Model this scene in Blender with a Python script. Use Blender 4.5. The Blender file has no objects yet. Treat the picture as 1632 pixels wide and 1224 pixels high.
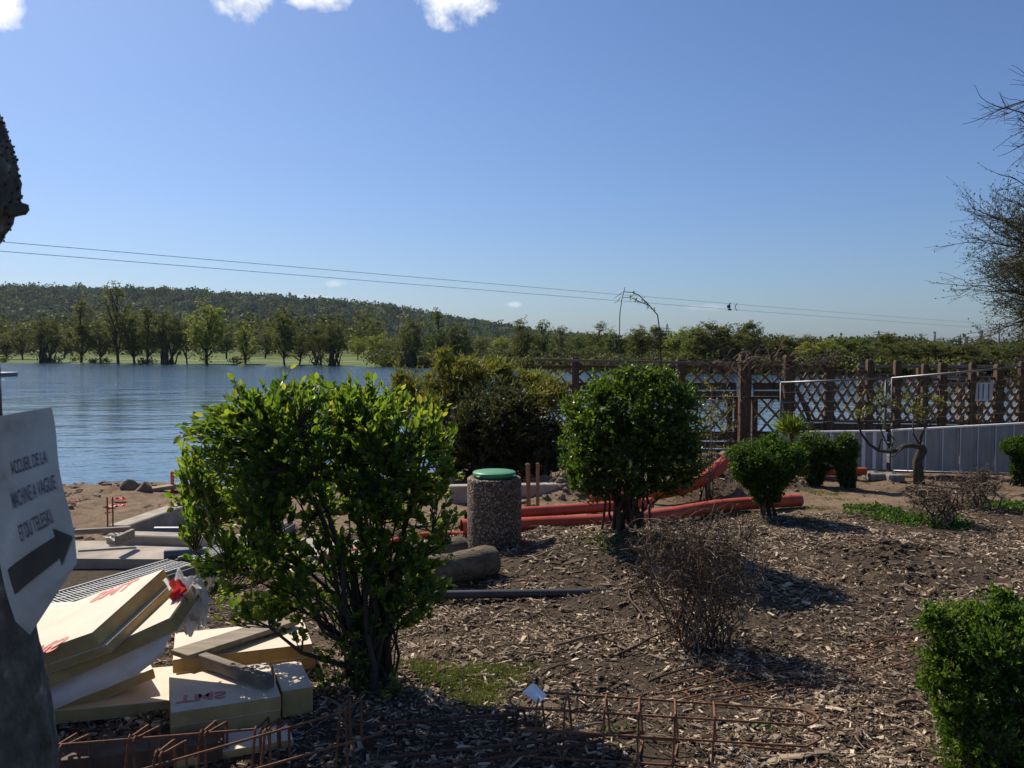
import bpy, math, random
import numpy as np
from mathutils import Vector, Matrix

random.seed(7)
rng = np.random.default_rng(7)
R = math.radians
sc = bpy.context.scene
COL = sc.collection

# ------------------------------------------------------------------ camera, sky, sun, exposure
F_PX, CU, CV, HOR, CAMH = 1360.0, 816.0, 612.0, 556.0, 2.0
PITCH = math.atan((CV - HOR) / F_PX)
cam_d = bpy.data.cameras.new('camera')
cam_d.sensor_fit = 'HORIZONTAL'; cam_d.sensor_width = 4.8; cam_d.lens = 4.8 * F_PX / 1632.0
cam_d.clip_start = 0.05; cam_d.clip_end = 9000
cam_d.dof.use_dof = True; cam_d.dof.focus_distance = 7.5; cam_d.dof.aperture_fstop = 2.2
cam = bpy.data.objects.new('camera', cam_d); COL.objects.link(cam)
cam.location = (0, 0, CAMH); cam.rotation_euler = (math.pi / 2 - PITCH, 0, 0)
sc.camera = cam

SUN_EL = R(46); SUN_AZ = R(-41)          # azimuth from +Y, negative = to the left
SUN_DIR = Vector((math.sin(SUN_AZ) * math.cos(SUN_EL), math.cos(SUN_AZ) * math.cos(SUN_EL), math.sin(SUN_EL)))
sun_d = bpy.data.lights.new('sun', 'SUN'); sun_d.energy = 5.0; sun_d.angle = R(0.53); sun_d.color = (1, .885, .73)
sun = bpy.data.objects.new('sun', sun_d); COL.objects.link(sun)
sun.rotation_euler = (-SUN_DIR).to_track_quat('-Z', 'Y').to_euler(); sun.location = (-30, 20, 40)
sc.view_settings.view_transform = 'Standard'
try: sc.view_settings.look = 'None'
except Exception: pass
sc.view_settings.exposure = 0.30; sc.view_settings.gamma = 1
sc.view_settings.use_curve_mapping = False

SP, CP = math.sin(PITCH), math.cos(PITCH)
def ray(u, v):
    a, b = (u - CU), -(v - CV)
    return Vector((a, b * SP + F_PX * CP, b * CP - F_PX * SP))
def at(u, v, d):
    r = ray(u, v); r = r * (d / r.y); return Vector((r.x, r.y, r.z + CAMH))
def G(u, v, z=0.0):
    r = ray(u, v); t = (z - CAMH) / r.z; return Vector((r.x * t, r.y * t, z))
def ray_plane(u, v, P0, N):
    r = ray(u, v); o = Vector((0, 0, CAMH)); t = (P0 - o).dot(N) / r.dot(N); return o + r * t

# ---- world: physical sky with a few fair weather clouds placed by direction
W = bpy.data.worlds.new('World'); sc.world = W; W.use_nodes = True
wn = W.node_tree.nodes; wl = W.node_tree.links; wn.clear()
def wnode(t, **k):
    n = wn.new(t)
    for a, b in k.items(): setattr(n, a, b)
    return n
def wmath(op, a, b=None, c=None):
    n = wnode('ShaderNodeMath', operation=op)
    for i, q in enumerate((a, b, c)):
        if q is None: continue
        if isinstance(q, (int, float)): n.inputs[i].default_value = q
        else: wl.new(q, n.inputs[i])
    return n.outputs[0]
sky = wnode('ShaderNodeTexSky'); sky.sky_type = 'NISHITA'; sky.sun_disc = False
sky.sun_elevation = SUN_EL; sky.sun_rotation = SUN_AZ
sky.altitude = 0; sky.air_density = 1.0; sky.dust_density = 1.0; sky.ozone_density = 2.6
tcw = wnode('ShaderNodeTexCoord')
nz1 = wnode('ShaderNodeTexNoise'); nz1.inputs['Scale'].default_value = 30; nz1.inputs['Detail'].default_value = 9; nz1.inputs['Roughness'].default_value = .62
wl.new(tcw.outputs['Generated'], nz1.inputs['Vector'])
nz2 = wnode('ShaderNodeTexNoise'); nz2.inputs['Scale'].default_value = 62; nz2.inputs['Detail'].default_value = 7; wl.new(tcw.outputs['Generated'], nz2.inputs['Vector'])
nf = wmath('ADD', wmath('MULTIPLY', wmath('SUBTRACT', nz1.outputs['Fac'], .5), 2.7), wmath('MULTIPLY', wmath('SUBTRACT', nz2.outputs['Fac'], .5), 1.1))
total = None
# (u, v, half width px, half height px, strength)
for (u, v, hw, hh, st) in ((-14, 4, 40, 32, 1), (384, -6, 46, 40, 1), (508, -12, 58, 26, .9), (724, -12, 66, 50, 1),
                           (530, 451, 24, 7, .40), (496, 476, 40, 7, .24), (820, 485, 13, 5, .32), (1130, 490, 38, 6, .14), (240, -60, 110, 40, .8), (1040, -110, 90, 40, 1), (-230, -40, 90, 60, 1)):
    c = ray(u, v).normalized(); rt = Vector((0, 0, 1)).cross(c).normalized(); rt = -rt; up = c.cross(-rt).normalized() * 1
    def dotn(vec):
        n = wnode('ShaderNodeVectorMath', operation='DOT_PRODUCT'); wl.new(tcw.outputs['Generated'], n.inputs[0]); n.inputs[1].default_value = vec; return n.outputs['Value']
    a = wmath('DIVIDE', dotn(rt), hw / F_PX); b = wmath('DIVIDE', dotn(up), hh / F_PX)
    r2 = wmath('ADD', wmath('MULTIPLY', a, a), wmath('MULTIPLY', b, b))
    m = wmath('MULTIPLY', wmath('ADD', wmath('SUBTRACT', 1.0, r2), nf), .95)
    m = wmath('MINIMUM', wmath('MAXIMUM', m, 0.0), 1.0)
    front = wmath('GREATER_THAN', dotn(c), 0.2)
    m = wmath('MULTIPLY', wmath('MULTIPLY', m, front), st)
    total = m if total is None else wmath('MAXIMUM', total, m)
bg = wnode('ShaderNodeBackground'); bg.inputs['Strength'].default_value = .069
mixc = wnode('ShaderNodeMix', data_type='RGBA'); crw = wnode('ShaderNodeValToRGB'); crw.color_ramp.elements[0].position = .32; crw.color_ramp.elements[0].color = (.62, .68, .78, 1); crw.color_ramp.elements[1].position = .56; crw.color_ramp.elements[1].color = (1, 1, 1, 1); wl.new(nz1.outputs['Fac'], crw.inputs[0])
csc = wnode('ShaderNodeVectorMath', operation='SCALE'); csc.inputs['Scale'].default_value = 13.5; wl.new(crw.outputs[0], csc.inputs[0]); wl.new(csc.outputs[0], mixc.inputs['B'])
wl.new(total, mixc.inputs['Factor']); tint = wnode('ShaderNodeMix', data_type='RGBA', blend_type='MULTIPLY'); tint.inputs['Factor'].default_value = 1; tint.inputs['B'].default_value = (.77, .94, 1.24, 1)
wl.new(sky.outputs[0], tint.inputs['A']); wl.new(tint.outputs['Result'], mixc.inputs['A'])
wl.new(mixc.outputs['Result'], bg.inputs['Color'])
wo = wnode('ShaderNodeOutputWorld'); wl.new(bg.outputs[0], wo.inputs['Surface'])

# ------------------------------------------------------------------ helpers: materials
MATS = {}
def mat_base(name):
    m = bpy.data.materials.new(name); m.use_nodes = True; nt = m.node_tree; nt.nodes.clear()
    out = nt.nodes.new('ShaderNodeOutputMaterial'); MATS[name] = m
    return m, nt, out
def N_(nt, t, **k):
    n = nt.nodes.new(t)
    for a, b in k.items(): setattr(n, a, b)
    return n
def ramp(nt, fac, stops):
    n = N_(nt, 'ShaderNodeValToRGB'); cr = n.color_ramp
    while len(cr.elements) < len(stops): cr.elements.new(.5)
    for e, (p, c) in zip(cr.elements, stops): e.position = p; e.color = (*c, 1)
    nt.links.new(fac, n.inputs[0]); return n.outputs[0]
def noise(nt, scale, detail=5, rough=.6, coord='Object', vec=None, dist=0.0):
    if vec is None:
        tc = N_(nt, 'ShaderNodeTexCoord'); vec = tc.outputs[coord]
    n = N_(nt, 'ShaderNodeTexNoise'); n.inputs['Scale'].default_value = scale; n.inputs['Detail'].default_value = detail
    n.inputs['Roughness'].default_value = rough; n.inputs['Distortion'].default_value = dist
    nt.links.new(vec, n.inputs['Vector']); return n.outputs['Fac']
def scaled(nt, s, coord='Object'):
    tc = N_(nt, 'ShaderNodeTexCoord'); mp = N_(nt, 'ShaderNodeMapping'); mp.inputs['Scale'].default_value = s
    nt.links.new(tc.outputs[coord], mp.inputs['Vector']); return mp.outputs[0]
def bump(nt, h, strength=.4, dist=.01):
    b = N_(nt, 'ShaderNodeBump'); b.inputs['Strength'].default_value = strength; b.inputs['Distance'].default_value = dist
    nt.links.new(h, b.inputs['Height']); return b.outputs[0]
def mix(nt, fac, a, b):
    n = N_(nt, 'ShaderNodeMix', data_type='RGBA')
    for key, q in (('Factor', fac), ('A', a), ('B', b)):
        if isinstance(q, (int, float)): n.inputs[key].default_value = q
        elif isinstance(q, tuple): n.inputs[key].default_value = (*q, 1)
        else: nt.links.new(q, n.inputs[key])
    return n.outputs['Result']
def simple(name, stops, scale=8, rough=.7, bstr=.3, bdist=.004, metal=0.0, spec=.4, stretch=None, detail=6, bscale=None, trans=0.0):
    m, nt, out = mat_base(name)
    v = scaled(nt, stretch) if stretch else None
    f = noise(nt, scale, detail, vec=v)
    p = N_(nt, 'ShaderNodeBsdfPrincipled'); p.inputs['Roughness'].default_value = rough
    p.inputs['Metallic'].default_value = metal; p.inputs['Specular IOR Level'].default_value = spec
    nt.links.new(ramp(nt, f, stops), p.inputs['Base Color'])
    if bstr:
        f2 = noise(nt, bscale or scale * 4, 6, vec=v)
        nt.links.new(bump(nt, f2, bstr, bdist), p.inputs['Normal'])
    s = p.outputs[0]
    if trans:
        t = N_(nt, 'ShaderNodeBsdfTranslucent'); t.inputs[0].default_value = (*stops[-1][1], 1)
        mx = N_(nt, 'ShaderNodeMixShader'); mx.inputs[0].default_value = trans
        nt.links.new(p.outputs[0], mx.inputs[1]); nt.links.new(t.outputs[0], mx.inputs[2]); s = mx.outputs[0]
    nt.links.new(s, out.inputs[0]); return m
def attr_mat(name, stops, rough=.6, trans=.0, tmul=1.6, spec=.35, tint=(1, 1, .55)):
    """colour from the per piece value 'rnd'"""
    m, nt, out = mat_base(name)
    a = N_(nt, 'ShaderNodeAttribute'); a.attribute_name = 'rnd'
    c = ramp(nt, a.outputs['Fac'], stops)
    p = N_(nt, 'ShaderNodeBsdfPrincipled'); p.inputs['Roughness'].default_value = rough; p.inputs['Specular IOR Level'].default_value = spec
    nt.links.new(c, p.inputs['Base Color'])
    s = p.outputs[0]
    if trans:
        t = N_(nt, 'ShaderNodeBsdfTranslucent')
        mm = N_(nt, 'ShaderNodeMix', data_type='RGBA', blend_type='MULTIPLY'); mm.inputs['Factor'].default_value = 1
        nt.links.new(c, mm.inputs['A']); mm.inputs['B'].default_value = (tint[0] * tmul, tint[1] * tmul, tint[2] * tmul, 1)
        nt.links.new(mm.outputs['Result'], t.inputs[0])
        mx = N_(nt, 'ShaderNodeMixShader'); mx.inputs[0].default_value = trans
        nt.links.new(p.outputs[0], mx.inputs[1]); nt.links.new(t.outputs[0], mx.inputs[2]); s = mx.outputs[0]
    nt.links.new(s, out.inputs[0]); return m

# ------------------------------------------------------------------ helpers: geometry
ORG = {}
class MB:
    def __init__(s): s.V = []; s.F = {}; s.n = 0; s.A = []; s.has = False
    def add(s, V, faces, rnd=None):
        V = np.asarray(V, dtype=np.float64).reshape(-1, 3)
        for f in faces:
            f = np.asarray(f, dtype=np.int64)
            if f.ndim == 1: f = f[None]
            s.F.setdefault(f.shape[1], []).append(f + s.n)
        s.V.append(V); s.n += len(V)
        if rnd is None: s.A.append(np.full(len(V), random.random()))
        else:
            s.A.append(np.broadcast_to(np.asarray(rnd, dtype=np.float64), (len(V),)))
        return s
    def mesh(s, name, origin=(0, 0, 0)):
        V = np.concatenate(s.V) - np.asarray(origin)
        me = bpy.data.meshes.new(name)
        loops = []; starts = []; tot = []; c = 0
        for k, fl in s.F.items():
            f = np.concatenate(fl); loops.append(f.ravel()); starts.append(c + np.arange(len(f)) * k); tot.append(np.full(len(f), k)); c += f.size
        loops = np.concatenate(loops); starts = np.concatenate(starts); tot = np.concatenate(tot)
        me.vertices.add(len(V)); me.vertices.foreach_set('co', V.ravel().astype(np.float32))
        me.loops.add(len(loops)); me.loops.foreach_set('vertex_index', loops.astype(np.int32))
        me.polygons.add(len(starts)); me.polygons.foreach_set('loop_start', starts.astype(np.int32)); me.polygons.foreach_set('loop_total', tot.astype(np.int32))
        at_ = me.attributes.new('rnd', 'FLOAT', 'POINT'); at_.data.foreach_set('value', np.concatenate(s.A).astype(np.float32))
        me.update(calc_edges=True); me.validate()
        me.polygons.foreach_set('use_smooth', np.zeros(len(me.polygons), dtype=bool))
        return me
    def build(s, name, mat, parent=None, origin=None, smooth=False, kind=None):
        root = parent
        while root is not None and root.parent is not None: root = root.parent
        org = origin if origin is not None else (ORG[root.name] if root is not None else (0, 0, 0))
        me = s.mesh(name, org)
        o = bpy.data.objects.new(name, me); COL.objects.link(o)
        me.materials.append(mat if not isinstance(mat, str) else MATS[mat])
        if smooth: me.polygons.foreach_set('use_smooth', np.ones(len(me.polygons), dtype=bool))
        if parent is not None: o.parent = parent
        else: o.location = org; ORG[o.name] = tuple(org)
        if kind: o['kind'] = kind
        return o
    # primitives
    def box(s, c, size, M=None, rnd=None, jit=0.0):
        h = np.array(size) / 2
        v = np.array([[x, y, z] for x in (-1, 1) for y in (-1, 1) for z in (-1, 1)], float) * h
        if jit: v += rng.uniform(-jit, jit, v.shape)
        if M is not None: v = v @ np.array(M).T
        v += np.array(c)
        return s.add(v, [[0, 1, 3, 2], [4, 6, 7, 5], [0, 4, 5, 1], [2, 3, 7, 6], [0, 2, 6, 4], [1, 5, 7, 3]], rnd)
    def bbox(s, c, size, M=None, b=.004, rnd=None):
        """box with chamfered edges"""
        hx, hy, hz = np.array(size) / 2; b = min(b, hx * .45, hy * .45, hz * .45)
        V = []
        for sx in (-1, 1):
            for sy in (-1, 1):
                for sz in (-1, 1):
                    V += [[sx * hx, sy * (hy - b), sz * (hz - b)], [sx * (hx - b), sy * hy, sz * (hz - b)], [sx * (hx - b), sy * (hy - b), sz * hz]]
        V = np.array(V)
        def ix(sx, sy, sz, k): return ((sx > 0) * 4 + (sy > 0) * 2 + (sz > 0)) * 3 + k
        Q = []; T = []
        for g in (-1, 1):
            Q.append([ix(g, -1, -1, 0), ix(g, 1, -1, 0), ix(g, 1, 1, 0), ix(g, -1, 1, 0)][::g])
            Q.append([ix(-1, g, -1, 1), ix(-1, g, 1, 1), ix(1, g, 1, 1), ix(1, g, -1, 1)][::g])
            Q.append([ix(-1, -1, g, 2), ix(1, -1, g, 2), ix(1, 1, g, 2), ix(-1, 1, g, 2)][::g])
        for a in (-1, 1):
            for c2 in (-1, 1):
                Q.append([ix(a, c2, -1, 0), ix(a, c2, -1, 1), ix(a, c2, 1, 1), ix(a, c2, 1, 0)])
                Q.append([ix(a, -1, c2, 0), ix(a, -1, c2, 2), ix(a, 1, c2, 2), ix(a, 1, c2, 0)])
                Q.append([ix(-1, a, c2, 1), ix(-1, a, c2, 2), ix(1, a, c2, 2), ix(1, a, c2, 1)])
                for c3 in (-1, 1): T.append([ix(a, c2, c3, 0), ix(a, c2, c3, 1), ix(a, c2, c3, 2)])
        if M is not None: V = V @ np.array(M).T
        V = V + np.array(c)
        return s.add(V, [np.array(Q), np.array(T)], rnd)
    def bar(s, a, b, w, h, up=(0, 0, 1), rnd=None, bev=.003):
        a = Vector(a); b = Vector(b); d = (b - a); L = d.length; d.normalize(); up = Vector(up)
        if abs(d.dot(up)) > .98: up = Vector((0, 1, 0))
        sd = d.cross(up).normalized(); u2 = sd.cross(d)
        M = np.array([d, sd, u2]).T
        return s.bbox((a + b) / 2, (L, w, h), M, bev, rnd)
    def tube(s, pts, r, n=6, cap=True, rnd=None):
        P = np.array([tuple(p) for p in pts], float); m = len(P)
        r = np.broadcast_to(np.asarray(r, float), (m,))
        T = np.gradient(P, axis=0) if m > 2 else np.repeat((P[-1:] - P[:1]), m, 0)
        T /= np.linalg.norm(T, axis=1, keepdims=True) + 1e-12
        ref = np.array([0, 0, 1.0]) if np.abs(T[:, 2]).mean() < .8 else np.array([1.0, 0.13, 0])
        A = np.cross(T, ref); A /= np.linalg.norm(A, axis=1, keepdims=True) + 1e-12
        B = np.cross(T, A)
        an = np.arange(n) * 2 * math.pi / n
        V = P[:, None, :] + r[:, None, None] * (np.cos(an)[None, :, None] * A[:, None, :] + np.sin(an)[None, :, None] * B[:, None, :])
        i = np.arange(m - 1)[:, None] * n; j = np.arange(n)[None, :]; j2 = (j + 1) % n
        F = np.stack([i + j, i + j2, i + n + j2, i + n + j], -1).reshape(-1, 4)
        fs = [F]
        if cap: fs += [np.arange(n)[::-1], (m - 1) * n + np.arange(n)]
        return s.add(V.reshape(-1, 3), fs, rnd)
    def lathe(s, c, prof, n=32, cap=True, rnd=None):
        an = np.arange(n) * 2 * math.pi / n; V = []
        for (r, z) in prof: V.append(np.stack([c[0] + r * np.cos(an), c[1] + r * np.sin(an), np.full(n, c[2] + z)], -1))
        m = len(prof); i = np.arange(m - 1)[:, None] * n; j = np.arange(n)[None, :]; j2 = (j + 1) % n
        F = np.stack([i + j, i + j2, i + n + j2, i + n + j], -1).reshape(-1, 4); fs = [F]
        if cap: fs += [np.arange(n)[::-1], (m - 1) * n + np.arange(n)]
        return s.add(np.concatenate(V), fs, rnd)
    def grid(s, P, rnd=None):
        P = np.asarray(P); a, b = P.shape[:2]
        i = np.arange(a - 1)[:, None] * b; j = np.arange(b - 1)[None, :]
        F = np.stack([i + j, i + j + 1, i + b + j + 1, i + b + j], -1).reshape(-1, 4)
        return s.add(P.reshape(-1, 3), [F], rnd)
    def blob(s, c, r, nseg=8, nring=6, amp=.25, rnd=None, seed=0):
        rs = np.random.default_rng(seed + int(abs(c[0]) * 991 + abs(c[1]) * 577)); ph = rs.uniform(0, 6.28, 6)
        V = []
        for i in range(nring + 1):
            th = math.pi * i / nring
            for j in range(nseg):
                f = 2 * math.pi * j / nseg; d = np.array([math.sin(th) * math.cos(f), math.sin(th) * math.sin(f), math.cos(th)])
                k = 1 + amp * (math.sin(3 * d[0] + ph[0]) * math.sin(4 * d[1] + ph[1]) + .6 * math.sin(6 * d[2] + ph[2] + 3 * d[0]) * math.sin(5 * d[1] + ph[3]))
                V.append(np.array(c) + d * k * np.array(r))
        i = np.arange(nring)[:, None] * nseg; j = np.arange(nseg)[None, :]; j2 = (j + 1) % nseg
        F = np.stack([i + j, i + nseg + j, i + nseg + j2, i + j2], -1).reshape(-1, 4)
        return s.add(np.array(V), [F], rnd)

def rock(c, r, seed):
    import bmesh
    rs = np.random.default_rng(seed); d = rs.normal(size=(26, 3)); d /= np.linalg.norm(d, axis=1, keepdims=True)
    bm = bmesh.new(); vs = [bm.verts.new(tuple(np.array(c) + q * np.array(r) * rs.uniform(.82, 1.08))) for q in d]
    res = bmesh.ops.convex_hull(bm, input=vs); bmesh.ops.delete(bm, geom=[v for v in bm.verts if not v.link_faces], context='VERTS')
    bmesh.ops.bevel(bm, geom=list(bm.edges), offset=min(r) * .06, segments=1, affect='EDGES')
    bm.verts.index_update(); mb = MB(); mb.add([tuple(v.co) for v in bm.verts], [[v.index for v in f.verts] for f in bm.faces]); bm.free(); return mb
def tag(o, label, cat, group=None, kind=None):
    o['label'] = label; o['category'] = cat
    if group: o['group'] = group
    if kind: o['kind'] = kind
    return o
def thing(name, label, cat, loc=(0, 0, 0), group=None):
    o = bpy.data.objects.new(name, None); COL.objects.link(o); o.empty_display_size = .1
    o.location = loc; ORG[o.name] = tuple(loc); return tag(o, label, cat, group)

# ---- numpy noise
_perm = rng.random((64, 64))
def vnoise(x, y):
    x = np.asarray(x, float); y = np.asarray(y, float)
    xi = np.floor(x).astype(int); yi = np.floor(y).astype(int); fx = x - xi; fy = y - yi
    fx = fx * fx * (3 - 2 * fx); fy = fy * fy * (3 - 2 * fy)
    g = lambda a, b: _perm[a % 64, b % 64]
    return (g(xi, yi) * (1 - fx) + g(xi + 1, yi) * fx) * (1 - fy) + (g(xi, yi + 1) * (1 - fx) + g(xi + 1, yi + 1) * fx) * fy - .5
def fbm(x, y, o=4):
    s = 0; a = 1.0
    for k in range(o): s = s + a * vnoise(x * 2 ** k + 17.3 * k, y * 2 ** k + 5.1 * k); a *= .5
    return s
def sstep(a, b, x):
    t = np.clip((x - a) / (b - a), 0, 1); return t * t * (3 - 2 * t)

# ------------------------------------------------------------------ terrain
WATER_Z = -0.5
SHX = [-2500, -400, -93, -23, 21, 40, 90, 160, 2500]; SHY = [420, 235, 154, 122, 84, 76, 74, 80, 300]
def shore(x): return np.interp(x, SHX, SHY) + 1.6 * fbm(np.asarray(x) * .11, np.asarray(x) * 0 + 3.3, 3)
def bank(x): return np.interp(x, [-60, -9, -3.2, -1.5, 1.5, 12, 60], [12.6, 12.5, 12.7, 13.6, 15.6, 16.0, 17])
def hgt(x, y):
    x = np.asarray(x, float); y = np.asarray(y, float)
    z = .05 * fbm(x * .9, y * .9, 3) + .035 * fbm(x * 4.1, y * 4.1, 4)
    g = lambda cx, cy, s, a: a * np.exp(-((x - cx) ** 2 + (y - cy) ** 2) / (2 * s * s))
    z = z + g(1.07, 7.95, .62, .30) + g(.85, 11.6, .42, .3) * (1 + .8 * fbm(x * 3, y * 3)) + g(2.9, 12.6, .7, .42) * (1 + .8 * fbm(x * 3, y * 3)) \
        + g(2.35, 11.9, .4, .2) + g(3.9, 8.2, .4, .05) * (1 + 1.6 * fbm(x * 6, y * 6)) + g(3.4, 7.3, .5, .045) * (1 + 2.2 * fbm(x * 7, y * 7)) + g(-.85, 5.15, .35, .06)
    fl_ = sstep(-1.7, -2.3, x) * sstep(5.6, 6.3, y) * sstep(10.2, 9.4, y); z = z * (1 - .85 * fl_) - .03 * fl_
    rg = sstep(8.0, 9.0, y) * sstep(1.2, .2, x) * (1 - fl_); z = z + rg * (.05 * fbm(x * 2.3 + 5, y * 2.3, 3) + .03 * np.abs(fbm(x * 6, y * 6, 3)))
    near = z
    b = bank(x) + .25 * fbm(x * 1.3, x * 0 + 9, 3)
    t = sstep(b, b + 1.5, y)
    z = near * (1 - t) + t * -2.2
    s = shore(x)
    t2 = sstep(s - 5, s + 1.5, y)
    far = -.38 + sstep(0, 260, y - s) * 1.6 + .15 * fbm(x * .05, y * .05, 3)
    return z * (1 - t2) + far * t2
def sandmask(x, y):
    x = np.asarray(x, float); y = np.asarray(y, float); n = fbm(x * 1.1, y * 1.1, 4)
    a = sstep(8.2, 9.4, y + 1.2 * n - sstep(-3, 1.8, x) * .9) * (1 - sstep(1.8, 2.6, x + n))
    b = sstep(.9, .3, np.abs(y - 11.2 - .12 * (x - 5)) + .6 * n) * sstep(2.6, 3.4, x + n)
    c = sstep(11.6, 12.4, y) * sstep(1, 2, x) * .7
    d = .35 * np.exp(-((x + .95) ** 2 + (y - 5.6) ** 2) / .7)
    return np.clip(np.maximum.reduce([a, b, c, d]), 0, 1)

def axis(parts):
    o = [np.arange(a, b, s) for a, b, s in parts] + [np.array([parts[-1][1]])]; return np.concatenate(o)
gx = axis([(-3000, -600, 150), (-600, -160, 12), (-160, -12, 2.2), (-12, -7.5, .25), (-7.5, 7.5, .05), (7.5, 14, .25), (14, 120, 2.2), (120, 600, 14), (600, 3000, 150)])
gy = axis([(-2500, -300, 150), (-300, -20, 14), (-20, 3.2, .9), (3.2, 12.6, .05), (12.6, 18, .15), (18, 66, 2.4), (66, 160, 1.2), (160, 420, 8), (420, 4000, 120)])
X, Y = np.meshgrid(gx, gy)
gm = MB(); gm.grid(np.stack([X, Y, hgt(X, Y)], -1)[:, ::1])
m, nt, out = mat_base('soil')
a = N_(nt, 'ShaderNodeAttribute'); a.attribute_name = 'sand'
g2 = N_(nt, 'ShaderNodeAttribute'); g2.attribute_name = 'grass'
n1 = noise(nt, 2.2, 9, .7); n2 = noise(nt, 38, 8, .75); n3 = noise(nt, 9, 8, .7)
mul = mix(nt, n3, ramp(nt, n2, [(.25, (.026, .0185, .012)), (.55, (.088, .066, .046)), (.8, (.21, .162, .115))]), ramp(nt, n2, [(.3, (.042, .030, .020)), (.7, (.125, .094, .066))]))
sand = mix(nt, n1, ramp(nt, n2, [(.28, (.11, .073, .045)), (.5, (.25, .18, .118)), (.75, (.36, .275, .19))]), ramp(nt, n3, [(.35, (.085, .056, .035)), (.6, (.27, .195, .13))]))
gr = ramp(nt, noise(nt, .12, 8), [(.35, (.065, .105, .022)), (.65, (.12, .16, .042))])
c1 = mix(nt, a.outputs['Fac'], mul, sand); c2 = mix(nt, g2.outputs['Fac'], c1, gr)
p = N_(nt, 'ShaderNodeBsdfPrincipled'); p.inputs['Roughness'].default_value = .95; p.inputs['Specular IOR Level'].default_value = .15
nt.links.new(c2, p.inputs['Base Color'])
hh = N_(nt, 'ShaderNodeMath', operation='ADD'); nt.links.new(n2, hh.inputs[0]); nt.links.new(n3, hh.inputs[1])
nt.links.new(bump(nt, hh.outputs[0], .9, .03), p.inputs['Normal']); nt.links.new(p.outputs[0], out.inputs[0])
ground = gm.build('ground', 'soil', kind='structure', smooth=True)
sv = sandmask(X, Y); gv = ((Y > 40) | (Y < -6) | (np.abs(X) > 30)).astype(float)
for nm, val in (('sand', sv), ('grass', gv)):
    t_ = ground.data.attributes.new(nm, 'FLOAT', 'POINT'); t_.data.foreach_set('value', val.ravel().astype(np.float32))

# water
m, nt, out = mat_base('lake_water')
v1 = scaled(nt, (.75, 1.15, 1)); na = noise(nt, 1.7, 4, .55, vec=v1, dist=.3); nb = noise(nt, .22, 3, .5, vec=v1); nc = noise(nt, 7, 2, .5, vec=v1)
ad = N_(nt, 'ShaderNodeMath', operation='MULTIPLY_ADD'); nt.links.new(nb, ad.inputs[0]); ad.inputs[1].default_value = 2.2; nt.links.new(na, ad.inputs[2])
nd_ = noise(nt, .6, 3, .5, vec=scaled(nt, (.45, 1.3, 1)))
ad3 = N_(nt, 'ShaderNodeMath', operation='MULTIPLY_ADD'); nt.links.new(nd_, ad3.inputs[0]); ad3.inputs[1].default_value = 2.0; nt.links.new(ad.outputs[0], ad3.inputs[2]); ad = ad3
ad2 = N_(nt, 'ShaderNodeMath', operation='MULTIPLY_ADD'); nt.links.new(nc, ad2.inputs[0]); ad2.inputs[1].default_value = .18; nt.links.new(ad.outputs[0], ad2.inputs[2])
p = N_(nt, 'ShaderNodeBsdfPrincipled'); p.inputs['Base Color'].default_value = (.045, .088, .125, 1); p.inputs['Roughness'].default_value = .06; p.inputs['IOR'].default_value = 1.33
tcw_ = N_(nt, 'ShaderNodeTexCoord'); sx_ = N_(nt, 'ShaderNodeSeparateXYZ'); nt.links.new(tcw_.outputs['Object'], sx_.inputs[0])
wb = N_(nt, 'ShaderNodeMath', operation='MULTIPLY_ADD'); nt.links.new(noise(nt, .06, 5, .6, vec=scaled(nt, (.4, 1, 1))), wb.inputs[0]); wb.inputs[1].default_value = 34; nt.links.new(sx_.outputs[1], wb.inputs[2])
mr = N_(nt, 'ShaderNodeMapRange'); mr.interpolation_type = 'SMOOTHSTEP'; nt.links.new(wb.outputs[0], mr.inputs[0])
for i_, v_ in enumerate((58, 76, .018, .13)): mr.inputs[i_ + 1].default_value = v_
bp = N_(nt, 'ShaderNodeBump'); bp.inputs['Strength'].default_value = 1.0; nt.links.new(mr.outputs[0], bp.inputs['Distance']); nt.links.new(ad2.outputs[0], bp.inputs['Height'])
nt.links.new(bp.outputs[0], p.inputs['Normal']); nt.links.new(p.outputs[0], out.inputs[0])
wx = axis([(-2400, -400, 200), (-400, 400, 20), (400, 2400, 200)]); wy = axis([(11, 60, 4), (60, 460, 20)])
A, B = np.meshgrid(wx, wy)
MB().grid(np.stack([A, B, A * 0 + WATER_Z], -1)).build('water', 'lake_water', kind='structure')

# ------------------------------------------------------------------ foliage tools
def nrm(v): return v / (np.linalg.norm(v, axis=-1, keepdims=True) + 1e-12)
LEAF5 = (np.array([[0, 0, 0], [-.5, .45, .08], [0, 1, 0], [.5, .45, .08], [0, .45, -.04]]), np.array([[0, 4, 1], [4, 2, 1], [0, 3, 4], [4, 3, 2]]))
LEAF3 = (np.array([[-.42, .1, 0], [.42, .25, 0], [0, 1, .05]]), np.array([[0, 1, 2]]))
LEAF4 = (np.array([[0, 0, 0], [-.5, .5, .05], [0, 1, 0], [.5, .5, .05]]), np.array([[0, 3, 1], [3, 2, 1]]))
LEAF8 = (np.array([[0, 0, 0], [-.38, .28, .07], [-.42, .62, .08], [0, 1, -.06], [.42, .62, .08], [.38, .28, .07], [0, .3, -.02], [0, .65, -.02]]),
         np.array([[0, 6, 1], [0, 5, 6], [6, 7, 1], [7, 2, 1], [6, 5, 7], [5, 4, 7], [7, 3, 2], [4, 3, 7]]))
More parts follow.
